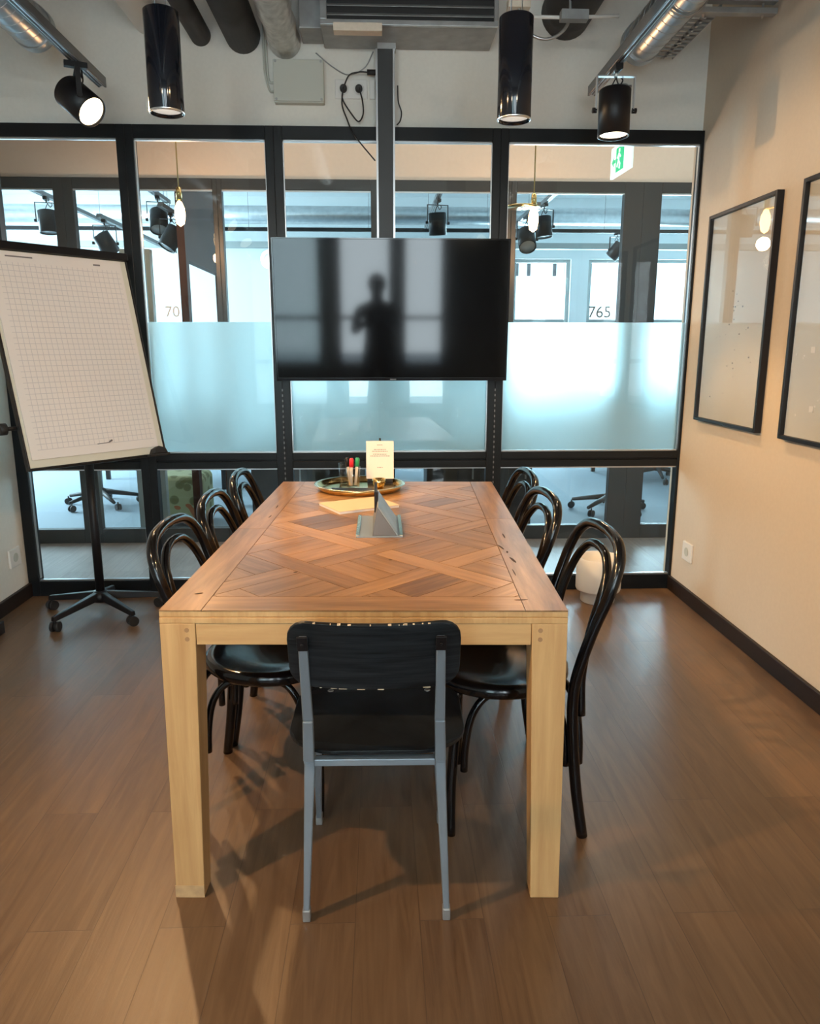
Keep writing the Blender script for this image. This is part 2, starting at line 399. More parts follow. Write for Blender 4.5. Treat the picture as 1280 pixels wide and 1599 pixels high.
# front wall with window openings behind the camera
fw = MB(); ops = [(-1.75, -0.68), (-0.48, 0.24), (0.36, 0.92)]
xs = [XL]+[v for o in ops for v in o]+[XR]
for i in range(0, len(xs), 2): fw.box((xs[i], YF-0.12, 0.55), (xs[i+1], YF, 2.55))
fw.box((XL, YF-0.12, 0), (XR, YF, 0.55)); fw.box((XL, YF-0.12, 2.55), (XR, YF, ZC))
struct('wall_front', fw, M['greypanel'])
for i, (a, b) in enumerate(ops):
    w = MB()
    for bb in [((a, YF-0.09, 0.55), (a+0.05, YF-0.03, 2.55)), ((b-0.05, YF-0.09, 0.55), (b, YF-0.03, 2.55)), ((a+0.05, YF-0.09, 0.55), (b-0.05, YF-0.03, 0.60)), ((a+0.05, YF-0.09, 2.50), (b-0.05, YF-0.03, 2.55)), ((a+0.05, YF-0.09, 1.15), (b-0.05, YF-0.03, 1.20))]:
        w.box(*bb)
    wo = struct('window_%d' % (i+5), w, M['frame'])
    bx((a+0.05, YF-0.065, 0.60), (b-0.05, YF-0.058, 2.50)).build('pane', M['film'] if i == 0 else M['glass'], wo)  # first opening and its film added for a dim glow in the television
# baseboards
bb = struct('baseboard_right', bx((XR-0.018, YF, 0), (XR, D-0.03, 0.078)), M['base'], 0.003)
struct('baseboard_left', bx((XL, YF, 0), (XL+0.018, D-0.03, 0.078)), M['base'], 0.003)
struct('trim_1', bx((XL, 3.30, 0), (XL+0.13, 3.50, 0.062)), M['base'], 0.004)

# glazed partition (first)
Y0, Y1 = 4.05, 4.11
def window_frame(name, x0, x1, panes, fmat, ya, yb, gname='glass_pane', bead=True):
    """panes: list of (xa, xb, za, zb, kind) openings"""
    zs = sorted({z for p in panes for z in (p[2], p[3])})
    mb = MB(); zt = 2.425
    mb.box((x0, ya, panes_z_top), (x1, yb, zt))
    return mb
ZG = [(0.085, 0.710, 'clear'), (0.795, 1.483, 'film'), (1.483, 2.362, 'clear')]
BAYS = [(-1.895, -1.292), (-1.208, -0.562), (-0.476, 0.577), (0.659, 1.640)]
EDGE = [(XL, -1.25), (-1.25, -0.519), (-0.519, 0.618), (0.618, XR)]
for i, ((a, b), (ea, eb)) in enumerate(zip(BAYS, EDGE)):
    mb = MB()
    mb.box((ea, Y0, 0), (a, Y1, 2.425)); mb.box((b, Y0, 0), (eb, Y1, 2.425))
    mb.box((a, Y0, 2.362), (b, Y1, 2.425)); mb.box((a, Y0, 0.710), (b, Y1, 0.748)); mb.box((a, Y0, 0.757), (b, Y1, 0.795)); mb.box((a, Y0+0.01, 0.748), (b, Y1, 0.757)); mb.box((a, Y0, 0), (b, Y1, 0.085))
    fr = struct('window_%d' % (i+1), mb, M['frame'], 0.002)
    bd = MB()
    for (za, zb) in ((0.085, 0.710), (0.795, 2.362)):
        bd.box((a, Y0+0.012, zb-0.008), (b, Y0+0.03, zb)); bd.box((a, Y0+0.012, za), (b, Y0+0.03, za+0.007))
    for xx in (a, b-0.004): bd.box((xx, Y0+0.012, 0.795), (xx+0.004, Y0+0.03, 2.362)) if i else bd.box((xx, Y0+0.012, 0.10), (xx+0.004, Y0+0.03, 0.70))
    bd.build('glazing_bead', M['alu'], fr)
    bx((a, Y0+0.034, 0.085), (b, Y0+0.040, 0.710)).build('lower_pane', M['glass'], fr)
    bx((a, Y0+0.034, 0.795), (b, Y0+0.040, 2.362)).build('upper_pane', M['glass'], fr)
    bx((a, Y0+0.0415, 0.80), (b, Y0+0.0435, 1.483)).build('frosted_film', M['film'], fr)
# perforated strip seams beside the mullions
for i, x in enumerate((-0.519, 0.618)):
    m = MB(); z = 0.06
    while z < 1.15:
        m.box((x-0.003, Y0-0.0025, z), (x+0.003, Y0+0.001, z+0.012)); z += 0.028
    struct('trim_%d' % (i+2), m, M['greysteel'])

# ------------------------------------------------------------ corridor and offices beyond
Y2, FY, XW = 5.25, 10.0, 5.2
struct('floor_corridor', bx((-XW, D+0.06, -0.06), (XW, Y2, -0.001)), M['floor_grey'])
struct('floor_office', bx((-XW, Y2, -0.06), (XW, FY+0.2, -0.001)), M['carpet'])
struct('ceiling_corridor', bx((-XW, D+0.06, ZC), (XW, Y2+0.08, ZC+0.1)), M['concrete'])
struct('ceiling_office', bx((-XW, Y2+0.08, ZC+0.05), (XW, FY+0.2, ZC+0.15)), M['office_white'])
struct('wall_corridor', bx((-XW, Y2, 2.42), (XW, Y2+0.08, ZC)), M['plaster_beige'])
struct('wall_corridor_near_left', bx((-XW, D+0.0, 0), (XL-0.12, D+0.06, ZC)), M['plaster'])
struct('wall_corridor_near_right', bx((XR+0.12, D+0.0, 0), (XW, D+0.06, ZC)), M['plaster'])
struct('wall_corridor_end_left', bx((-XW-0.1, D, 0), (-XW, Y2, ZC)), M['plaster'])
struct('wall_corridor_end_right', bx((XW, D, 0), (XW+0.1, Y2, ZC)), M['plaster'])
struct('wall_office_left', MB().box((-XW-0.1, Y2, 0), (-XW, 6.4, ZC+0.1)).box((-XW-0.1, 9.0, 0), (-XW, FY+0.2, ZC+0.1)).box((-XW-0.1, 6.4, 0), (-XW, 9.0, 0.8)).box((-XW-0.1, 6.4, 2.7), (-XW, 9.0, ZC+0.1)), M['office_white'])
struct('wall_office_right', bx((XW, Y2, 0), (XW+0.1, FY+0.2, ZC+0.1)), M['office_white'])
ow = [(1.72, 2.47), (2.70, 3.44), (3.56, 4.35)]
fx = MB(); xs = [-XW]+[v for o in ow for v in o]+[XW]
for i in range(0, len(xs), 2): fx.box((xs[i], FY, 0.72), (xs[i+1], FY+0.2, 2.47))
fx.box((-XW, FY, 0), (XW, FY+0.2, 0.72)); fx.box((-XW, FY, 2.47), (XW, FY+0.2, ZC+0.1))
struct('wall_office_far', fx, M['office_white'])
for i, (a, b) in enumerate(ow):
    w = MB()
    for q in [((a, FY+0.05, 0.72), (a+0.05, FY+0.11, 2.47)), ((b-0.05, FY+0.05, 0.72), (b, FY+0.11, 2.47)), ((a+0.05, FY+0.05, 0.72), (b-0.05, FY+0.11, 0.78)), ((a+0.05, FY+0.05, 2.43), (b-0.05, FY+0.11, 2.47)), ((a+0.05, FY+0.05, 1.64), (b-0.05, FY+0.11, 1.72))]: w.box(*q)
    wo = struct('window_%d' % (i+9), w, M['greypanel'])
    bx((a+0.05, FY+0.078, 0.78), (b-0.05, FY+0.084, 2.43)).build('pane', M['glass'], wo)
# second glazed partition
MULL = [(-XW, -2.80), (-2.090, -1.965), (-1.075, -1.015), (-0.050, 0.100), (0.840, 0.910), (1.628, 1.878), (2.72, 2.82), (4.2, XW)]
for i in range(len(MULL)-1):
    a0, a = MULL[i]; b, b0 = MULL[i+1]
    l = a0 if i == 0 else (a0+a)/2; r = b0 if i == len(MULL)-2 else (b+b0)/2
    mb = MB().box((l, Y2-0.03, 0), (a, Y2+0.03, 2.42)).box((b, Y2-0.03, 0), (r, Y2+0.03, 2.42)).box((a, Y2-0.03, 2.352), (b, Y2+0.03, 2.42)).box((a, Y2-0.03, 0), (b, Y2+0.03, 0.10))
    fr = struct('window_%d' % (i+12), mb, M['frame2'], 0.003)
    bx((a, Y2-0.004, 0.10), (b, Y2+0.002, 2.352)).build('pane', M['glass'], fr)
    bx((a, Y2-0.02, 2.342), (b, Y2-0.005, 2.352)).build('glazing_bead', M['alu'], fr)
struct('wall_office_divider', MB().box((-1.34, Y2+0.06, 1.93), (-1.29, 6.55, ZC)).box((-1.34, Y2+0.06, 0), (-1.29, Y2+0.14, 1.93)).box((-1.34, 6.45, 0), (-1.29, 6.55, 1.93)), M['brown'])
struct('wall_office_panel', bx((-1.74, Y2+0.10, 0), (-1.54, Y2+0.16, 2.0)), M['greypanel'])
struct('trim_4', bx((-XW, FY-0.35, 2.55), (XW, FY-0.25, 2.62)), M['greypanel'])
# facade outside the far windows
bl = thing('building', 'pale building facade with dark vertical slots across the street, outside the far office windows', 'building', (3.0, 17, 0))
bx((-5, 0, 0), (6, 1.5, 7)).build('facade', M['building'], bl)
for i in range(12):
    x = -1.9+(i//4)*1.35+(i % 4)*0.26
    bx((x, -0.03, 2.9), (x+0.07, -0.001, 4.3)).build('slot', M['desk'], bl)

# numbers on the glass of the second partition
def glass_text(txt, x, z, h, m, label, y=Y2-0.036):
    cu = bpy.data.curves.new('glass_number', 'FONT'); cu.body = txt; cu.size = h; cu.extrude = 0.0008
    t = bpy.data.objects.new('tmp', cu); C.objects.link(t)
    bpy.context.view_layer.update()
    me = bpy.data.meshes.new_from_object(t.evaluated_get(bpy.context.evaluated_depsgraph_get()))
    bpy.data.objects.remove(t); me.materials.clear(); me.materials.append(m)
    o = bpy.data.objects.new('room_number', me); C.objects.link(o)
    o.location = (x, y, z); o.rotation_euler = (PI/2, 0, 0)
    return tag(o, label, 'number sign')
glass_text('765', 1.425, 1.555, 0.108, M['numgrey'], 'grey room number 765 stuck on the corridor glass at the right', Y2-0.0055)
glass_text('70', -1.435, 1.555, 0.10, M['plasticw'], 'faint white room number 70 stuck on the corridor glass at the left', Y2-0.0055)

# corridor exit sign
ex = thing('exit_sign', 'green and white running man exit sign hung in the corridor behind the top right pane', 'exit sign', (1.448, 4.745, 2.366), R(-87))
bx((-0.165, -0.008, 0.0), (0.165, 0.008, 0.175)).build('panel', M['signw'], ex, 0.002)
MB().box((-0.07, -0.0105, 0.02), (0.055, -0.0085, 0.155)).build('green_field', M['signg'], ex)
MB().prism([(-0.14, 0.088), (-0.11, 0.06), (-0.11, 0.078), (-0.08, 0.078), (-0.08, 0.098), (-0.11, 0.098), (-0.11, 0.116)], 0.0085, 0.0105, 0, Matrix.Rotation(PI/2, 4, 'X')).build('arrow', M['signg'], ex)
rm = MB().box((-0.022, -0.0135, 0.125), (-0.004, -0.0107, 0.143))
for a, b in [((-0.012, 0.12), (-0.018, 0.08)), ((-0.018, 0.08), (0.005, 0.058)), ((0.005, 0.058), (0.0, 0.03)), ((-0.018, 0.08), (-0.038, 0.045)), ((-0.012, 0.115), (0.012, 0.095)), ((-0.012, 0.115), (-0.038, 0.095))]:
    rm.tube([(a[0], -0.0125, a[1]), (b[0], -0.0125, b[1])], 0.005, 6)
rm.build('running_figure', M['signw'], ex)
MB().tube([(0, 0, 0.175), (0, 0, ZC-2.366)], 0.006, 8).build('hanger', M['plasticw'], ex)

# corridor pendants
def pendant(x, z, label):
    t = thing('pendant_lamp', label, 'pendant lamp', (x, 4.72, z), 0)
    MB().tube([(0, 0, 0.19), (0, 0, ZC-z)], 0.004, 8).build('cord', M['cord'], t)
    MB().lathe([(0.001, 0.19), (0.014, 0.185), (0.017, 0.16), (0.017, 0.115), (0.001, 0.113)], 20).build('lamp_holder', M['brass'], t)
    MB().lathe([(0.001, 0.112), (0.014, 0.105), (0.028, 0.07), (0.031, 0.03), (0.022, -0.015), (0.001, -0.03)], 20).build('bulb', M['filament'], t)
    l = bpy.data.lights.new('bulb_light', 'POINT'); l.energy = 12; l.color = (1, 0.52, 0.26); l.shadow_soft_size = 0.04
    lo = bpy.data.objects.new('bulb_light', l); C.objects.link(lo); lo.parent = t; lo.location = (0, -0.0, -0.09)
    return t
pendant(-1.165, 2.08, 'glowing filament bulb on a gold cord in the corridor, behind the left panes')
p2 = pendant(0.925, 2.06, 'glowing filament bulb with a brass disc on a gold cord, behind the right pane')
MB().lathe([(0.001, 0.118), (0.10, 0.115), (0.10, 0.109), (0.018, 0.109)], 32, c=(-0.07, 0, 0)).build('disc_shade', M['brass'], p2)

# ------------------------------------------------------------ track lights
def track_spot(name, label, loc, aim, drop=0.115, lensm='lens_off', power=0, col=(1, .60, .27), angle=60, length=0.185, rad=0.066, group=None, spin=0.0, soft=0.03, blend=.35):
    """loc = track underside above the lamp; head pivots below"""
    t = thing(name, label, 'spotlight', loc, spin, group)
    inv = Matrix.Rotation(-spin, 3, 'Z'); d = (inv @ Vector(aim)).normalized()
    MB().box((-0.016, -0.045, -0.022), (0.016, 0.045, 0)).build('track_adapter', M['blackmat'], t, 0.002)
    piv = Vector((0, 0, -drop-0.05))
    bow = MB(); w = rad+0.014
    for s in (-1, 1): bow.box((s*w-0.0022, -0.010, -drop-0.055), (s*w+0.0022, 0.010, -0.038))
    bow.box((-w-0.0022, -0.010, -0.041), (w+0.0022, 0.010, -0.037))
    bow.tube([(0, 0, -0.020), (0, 0, -0.040)], 0.006, 8)
    bow.build('yoke', M['blackmat'] if lensm != 'lens_mid' else M['alu'], t)
    for s in (-1, 1): MB().tube([(s*(w-0.004), 0, piv.z), (s*(w+0.014), 0, piv.z)], 0.011, 12).build('pivot_knob', M['blackmat'], t)
    # the head only tips about the yoke axis (local x) after the spin
    q = frame_to(d); L = length
    T = Matrix.Translation(piv) @ q
    h = MB().lathe([(0.001, -L*0.45), (rad*0.90, -L*0.45), (rad, -L*0.42), (rad, L*0.55), (rad-0.006, L*0.55), (rad-0.008, L*0.50)], 36, mtx=T)
    h.build('lamp_housing', M['blackmat'], t)
    MB().lathe([(0.001, L*0.50), (rad-0.007, L*0.50), (rad-0.007, L*0.495), (0.001, L*0.495)], 36, mtx=T).build('lens', M[lensm], t)
    c0 = piv - d*L*0.45
    pts = spline([(0.0, 0.012, -0.03), (0.02, 0.02, -0.065), (0.035, 0.02, -0.045), (0.01, 0.02, -0.035), (-0.012, 0.02, -0.075), tuple(c0+Vector((-0.012, 0.0, 0.0)))], 6)
    MB().tube(pts, 0.003, 6).build('cable', M['rubber'], t)
    if power:
        l = bpy.data.lights.new('spot_beam', 'SPOT'); l.energy = power; l.color = col; l.spot_size = R(angle); l.spot_blend = blend; l.shadow_soft_size = soft
        o = bpy.data.objects.new('spot_beam', l); C.objects.link(o); o.parent = t; o.location = piv + d*(L*0.57); o.rotation_euler = d.to_track_quat('-Z', 'Y').to_euler()
    return t
def track(label, a, b, wires=2, h=0.042):
    a, b = Vector(a), Vector(b); t = thing('lighting_track', label, 'lighting track', a)
    d = b-a; alongx = abs(d.x) > abs(d.y); L = max(abs(d.x), abs(d.y)); w = 0.019
    m = MB(); g = MB()
    def bb(u0, u1, v0, v1, z0, z1, mm):
        if alongx: mm.box((u0, v0, z0), (u1, v1, z1))
        else: mm.box((v0, u0, z0), (v1, u1, z1))
    bb(0, L, -w, w, 0.006, h, m); bb(0, L, -w, -w*0.55, 0, 0.006, m); bb(0, L, w*0.55, w, 0, 0.006, m)
    bb(0.0, L, -w*0.5, -w*0.3, 0.002, 0.006, g); bb(0.0, L, w*0.3, w*0.5, 0.002, 0.006, g)
    m.build('channel', M['greysteel'] if not alongx else M['blackmat'], t, 0.0015); g.build('conductor', M['alu'], t)
    for i in range(wires):
        u = L*(0.25+0.6*i/max(1, wires-1)); p = (u, 0) if alongx else (0, u)
        MB().tube([(p[0], p[1], h), (p[0], p[1], ZC-a.z+(0.05 if a.y > 5.4 else 0))], 0.0018, 6).build('wire', M['greysteel'], t)
    return t
TLx, TRx = -1.243, 1.000
track('grey lighting track under the ceiling at the left, beside the spiral duct', (TLx, -1.6, 2.500), (TLx, 3.77, 2.5), 3)
track('grey lighting track under the ceiling at the right, beside the spiral duct', (TRx, -1.6, 2.500), (TRx, 3.80, 2.5), 3)
track_spot('track_spotlight', 'lit black track spotlight tilted toward the table, top left of the room', (TLx, 3.46, 2.5), (0.80, -0.36, -0.68), 0.095, 'lens_on', 115, angle=100, spin=R(-66), length=0.155)
track_spot('track_spotlight', 'black track spotlight pointing straight down from the right track', (TRx, 3.42, 2.5), (0.0, -0.04, -1.0), 0.120, 'lens_mid', 45, angle=80)
# further heads of the same tracks, behind the photographer
track_spot('track_spotlight', 'black track spotlight behind the camera on the left track, aimed at the table', (TLx, 0.95, 2.5), (0.62, 0.62, -0.95), 0.10, 'lens_mid', 105, angle=75, spin=R(45))
track_spot('track_spotlight', 'black track spotlight above the camera on the left track, aimed at the right wall', (TLx, 1.75, 2.5), (1.0, 0.42, -0.62), 0.10, 'lens_mid', 105, angle=66, spin=R(-70))
track_spot('track_spotlight', 'black track spotlight on the right track behind the camera, aimed at the flipchart', (TRx, 0.9, 2.5), (-0.85, 0.98, -0.55), 0.10, 'lens_mid', 85, angle=48, spin=R(40))

track_spot('track_spotlight', 'black track spotlight at the rear of the left track behind the camera, added as unseen fill light aimed forward', (TLx, -0.7, 2.5), (0.35, 1.0, -0.40), 0.10, 'lens_mid', 42, col=(1, .84, .62), angle=85, spin=R(-20), soft=0.10, blend=.8)  # this rear pair of heads is added, unseen, as soft forward fill
track_spot('track_spotlight', 'black track spotlight at the rear of the right track behind the camera, added as unseen fill light aimed forward', (TRx, -0.5, 2.5), (-0.30, 1.0, -0.40), 0.10, 'lens_mid', 42, col=(1, .84, .62), angle=85, spin=R(20), soft=0.10, blend=.8)

# black cylinder pendants
def cyl(label, x, y, z0, h):
    t = thing('cylinder_lamp', label, 'cylinder lamp', (x, y, z0)); r = 0.062
    MB().lathe([(0.001, h), (r-0.004, h), (r, h-0.004), (r, 0.004), (r-0.002, 0), (r-0.006, 0.0), (r-0.008, 0.014)], 48).build('shade', M['glossblack'], t)
    MB().lathe([(r+0.0006, 0.006), (r+0.0006, 0.001), (r-0.003, -0.001)], 48).build('rim', M['alu'], t)
    MB().lathe([(0.001, 0.012), (r-0.008, 0.012), (r-0.008, 0.016), (0.001, 0.016)], 32).build('diffuser', M['lens'], t)
    w = MB()
    for s in (-0.02, 0.02): w.tube([(s, 0, h), (s, 0, ZC-z0)], 0.0025, 6)
    w.build('suspension', M['alu'], t)
    l = bpy.data.lights.new('lamp_glow', 'SPOT'); l.energy = 10; l.color = (1, .86, .68); l.spot_size = R(90); l.spot_blend = .6; l.shadow_soft_size = 0.05
    o = bpy.data.objects.new('lamp_glow', l); C.objects.link(o); o.parent = t; o.location = (0, 0, -0.012)
cyl('glossy black cylinder lamp hanging left of the foil duct and grey junction box', -0.765, 3.0, 2.180, 0.335)
cyl('glossy black cylinder lamp hanging right of the television post', 0.503, 3.0, 2.170, 0.345)

# office lights beyond
G = 'spotlights in the offices beyond the corridor'
offs = [((75, 345), -2.455, 6.0, 2.274, (0.05, -0.1, -1), 'grey spotlight in the far office seen at the top left pane'),
        (0, -2.046, 6.0, 2.118, (0.5, 0.2, -0.9), 'tilted dark spotlight in the far office right of the corridor mullion at far left'),
        (0, -1.640, 6.0, 2.285, (0.1, -0.5, -0.9), 'dark spotlight directly left of the left filament bulb'),
        (0, -1.500, 5.8, 2.135, (-0.5, -0.3, -0.9), 'dark tilted spotlight just below the left filament bulb'),
        (0, 0.446, 6.0, 2.278, (0.05, 0.1, -1), 'dark spotlight in the office just above the top of the television'),
        (0, 1.129, 6.0, 2.165, (0.0, -0.7, -0.8), 'dark spotlight left of and below the right filament bulb'),
        (0, 1.330, 6.35, 2.312, (0.1, -0.1, -1), 'dark spotlight just right of the right filament bulb'),
        (0, 2.44, 8.0, 2.335, (-0.6, 0.2, -0.8), 'tilted dark spotlight above the bright office windows')]
trk = []
for _, x, y, z, aim, lab in offs:
    ht = 0.20 if y < 8 else 0.205
    zt = z+0.165
    track_spot('office_spotlight', lab, (x, y, zt), aim, 0.115, 'lens_off', spin=0.2, length=0.16)
    if y < 7.9 and all(abs(x-q) > 0.2 for q in trk):
        trk.append(x)
for x, z, y0, y1, lab in [(-2.455, 2.439, 5.5, 7.4, 'leftmost grey lighting track in the far offices'), (-2.046, 2.283, 5.9, 8.0, 'lighting track in the far office, second from the left'), (-1.640, 2.450, 5.5, 6.3, 'short lighting track over the spotlight left of the left filament bulb'), (-1.500, 2.300, 5.55, 6.3, 'short lighting track behind the left filament bulb'),
                   (0.446, 2.443, 5.6, 7.4, 'lighting track in the office above the television'), (1.129, 2.330, 5.6, 7.0, 'lighting track behind the right filament bulb'), (1.330, 2.477, 5.9, 7.2, 'lighting track just right of the right filament bulb')]:
    track(lab, (x, y0, z), (x, y1, z), 2, 0.03)
track('long black lighting track crossing the far offices from left to right', (-5.0, 8.0, 2.500), (5.0, 8.0, 2.5), 6, 0.035)
k = 0
for x, y, lab in [(-3.2, 7.4, 'lit ceiling panel in the left far office'), (-0.7, 7.6, 'lit ceiling panel in the middle far office'), (1.9, 7.3, 'lit ceiling panel in the right far office'), (3.6, 6.4, 'lit ceiling panel at the right end of the far offices')]:
    t = thing('ceiling_panel_light', lab, 'ceiling light', (x, y, ZC-0.12), 0)
    bx((-0.75, -0.15, 0.012), (0.75, 0.15, 0.07)).build('housing', M['plasticw'], t, 0.004)
    bx((-0.72, -0.12, 0.0), (0.72, 0.12, 0.012)).build('diffuser', M['panel_on'], t)
    MB().tube([(-0.5, 0, 0.07), (-0.5, 0, 0.17)], 0.004, 6).tube([(0.5, 0, 0.07), (0.5, 0, 0.17)], 0.004, 6).build('hanger', M['alu'], t)

# far-office ducts and cable trays under the ceiling
for y, z, r, lab in [(6.9, 2.86, 0.07, 'pale round duct running across the offices under the ceiling'), (9.2, 2.85, 0.10, 'wide pale duct along the far office wall')]:
    tag(MB().tube([(-5.1, y, z), (5.1, y, z)], r, 20).build('office_duct', M['galv']), lab, 'duct')

# office chairs and desks beyond
def office_chair(loc, rz, label):
    t = thing('office_chair', label, 'office chair', loc, rz, 'office chairs beyond the corridor')
    b = MB()
    b.lathe([(0.001, 0.10), (0.045, 0.10), (0.045, 0.14), (0.03, 0.155), (0.001, 0.155)], 16)
    for k in range(5):
        a = 2*PI*k/5; d = Vector((math.cos(a), math.sin(a), 0))
        b.tube([Vector((0, 0, 0.125))+d*0.02, Vector((0, 0, 0.10))+d*0.17, Vector((0, 0, 0.072))+d*0.315], [0.024, 0.02, 0.014], 8)
    b.build('star_base', M['rubber'], t)
    for k in range(5):
        a = 2*PI*k/5+0.1; d = Vector((math.cos(a), math.sin(a), 0)); n = Vector((-d.y, d.x, 0)); c = d*0.315+Vector((0, 0, 0.029))
        m = MB()
        for s in (-0.02, 0.007): m.tube([c+n*s, c+n*(s+0.013)], 0.028, 14)
        m.tube([c+Vector((0, 0, 0.0)), c+Vector((0, 0, 0.045))], 0.006, 6)
        m.build('caster', M['rubber'], t)
    MB().tube([(0, 0, 0.15), (0, 0, 0.44)], 0.022, 14).build('gas_lift', M['galvd'], t)
    MB().box((-0.24, -0.23, 0.44), (0.24, 0.24, 0.51)).build('seat', M['fabric'], t, 0.03, seg=4)
    MB().box((-0.21, -0.27, 0.60), (0.21, -0.22, 1.05)).build('backrest', M['fabric'], t, 0.02, seg=4)
    MB().tube(spline([(0, 0, 0.45), (0, -0.26, 0.46), (0, -0.29, 0.62), (0, -0.275, 0.75)], 5), 0.017, 8).build('back_bracket', M['rubber'], t)
    return t
office_chair((-2.45, 6.55, 0), 0.35, 'dark office chair on five casters beyond the left lower pane')
office_chair((1.93, 6.15, 0), 0.1, 'dark office chair on casters in the right office, nearest the glass')
office_chair((2.90, 7.65, 0), 0.75, 'dark office chair farther back in the right office')
office_chair((-0.1, 6.9, 0), 1.2, 'dark office chair beyond the television and middle panes')
def desk(x0, x1, y0, y1, label):
    t = thing('desk', label, 'desk', ((x0+x1)/2, (y0+y1)/2, 0)); a, b = (x1-x0)/2, (y1-y0)/2
    bx((-a, -b, 0.70), (a, b, 0.73)).build('desktop', M['desk'], t, 0.003)
    for sx in (-1, 1):
        for sy in (-1, 1): bx((sx*(a-0.03)-0.02, sy*(b-0.03)-0.02, 0), (sx*(a-0.03)+0.02, sy*(b-0.03)+0.02, 0.70)).build('leg', M['blackmat'], t)
    bx((-a+0.06, b-0.06, 0.30), (a-0.06, b-0.045, 0.69)).build('modesty_panel', M['desk'], t)
desk(-2.9, -1.5, 7.25, 7.95, 'dark desk in the left office beyond the corridor')
desk(-0.9, 0.7, 7.35, 8.05, 'dark desk in the middle office beyond the corridor')
desk(2.35, 3.9, 8.2, 8.9, 'dark desk under the bright windows in the right office')
def cabinet(x0, x1, y0, y1, h, label, n):
    t = thing('low_cabinet', label, 'cabinet', (x0, y0, 0)); w = x1-x0
    bx((0, 0.018, 0.0), (w, y1-y0, h)).build('body', M['desk'], t, 0.003)
    for k in range(n):
        d = bx((w*k/n+0.004, 0, 0.03), (w*(k+1)/n-0.004, 0.018, h-0.01)).build('door', M['desk'], t, 0.002)
        bx((w*(k+0.85)/n, -0.02, h*0.55), (w*(k+0.85)/n+0.012, -0.008, h*0.75)).build('handle', M['galvd'], d)
cabinet(0.35, 1.16, 5.62, 6.05, 0.68, 'low dark cabinet beyond the glass at the right end of the table', 2)
cabinet(-0.98, -0.12, 5.62, 6.05, 0.66, 'low dark cabinet beyond the glass at the left end of the table', 2)
pf = thing('pouf', 'leaf-patterned olive and orange pouf beyond the lower pane left of the chairs', 'pouf', (-1.585, 5.86, 0))
MB().box((-0.23, -0.2, 0.03), (0.23, 0.2, 0.40)).build('cushion', M['cloth'], pf, 0.05, seg=4)
m = MB()
for sx in (-1, 1):
    for sy in (-1, 1): m.tube([(sx*0.17, sy*0.14, 0), (sx*0.17, sy*0.14, 0.04)], 0.018, 10)
m.build('feet', M['rubber'], pf)

# ------------------------------------------------------------ ceiling services in the room
def spiral_duct(x, z, r, y0, y1, label):
    t = thing('spiral_duct', label, 'duct', (x, y0, z)); L = y1-y0; n = 36; prof = []
    m = MB(); ys = [(0, r), (L-0.05, r), (L-0.05, r+0.006), (L, r+0.006), (L, r-0.004), (L-0.06, r-0.004)]
    T = Matrix.Rotation(-PI/2, 4, 'X')
    for i in range(len(ys)-1): m.lathe([(ys[i][1], ys[i][0]), (ys[i+1][1], ys[i+1][0])], n, mtx=T)
    y = 0.9
    while y < L-0.06:
        m.tube([(r*math.cos(q), y+0.07*q/(2*PI), r*math.sin(q)) for q in [2*PI*k/32 for k in range(33)]], 0.0016, 5); y += 0.07
    m.build('pipe', M['galv'], t)
    MB().lathe([(0.001, L-0.05), (r-0.004, L-0.05)], n, mtx=T).build('end_cap', M['galvd'], t)
    for u in (0.35, 0.85):
        MB().tube(arc((0, L*u, 0), r+0.006, 0, 2*PI, 32)[:-1], 0.004, 6, closed=True).tube([(0, L*u, r+0.008), (0, L*u, ZC-z)], 0.004, 6).build('hanger', M['galvd'], t)
spiral_duct(-1.475, 2.690, 0.085, 0.2, 3.66, 'silver spiral duct left of the left lighting track')
spiral_duct(1.195, 2.700, 0.085, 0.2, 3.74, 'silver spiral duct right of the right lighting track')
def wall_duct(name, x, z, r, m, label, y0=1.2, cat='duct', bump=None):
    n = 40 if name == 'foil_duct' else 8
    pts = [(x+(0.004*math.sin(i*2.1) if n > 8 else 0), y0+(D-0.032-y0)*i/n, z) for i in range(n+1)]
    rs = [r*(1+(0.05*math.sin(i*1.9)+0.03*math.sin(i*4.7) if n > 8 else 0)) for i in range(n+1)]
    return tag(MB().tube(pts, rs, 28).build(name, m), label, cat)
wall_duct('insulated_duct', -0.856, 2.832, 0.050, M['insul'], 'thinner black insulated duct entering the back wall right of the left cylinder lamp')
wall_duct('insulated_duct', -0.652, 2.836, 0.085, M['insul'], 'thicker black insulated duct entering the back wall, left of the foil duct')
wall_duct('foil_duct', -0.452, 2.808, 0.076, M['foil'], 'crinkled silver foil duct entering the back wall above the grey junction box')
wall_duct('insulated_duct', 0.927, 2.955, 0.122, M['insul'], 'black insulated duct at the top right, behind the lighting track', 3.15)
wall_duct('white_duct', -1.10, 2.90, 0.075, M['plasticw'], 'white duct entering the back wall behind the left cylinder lamp', 1.2)

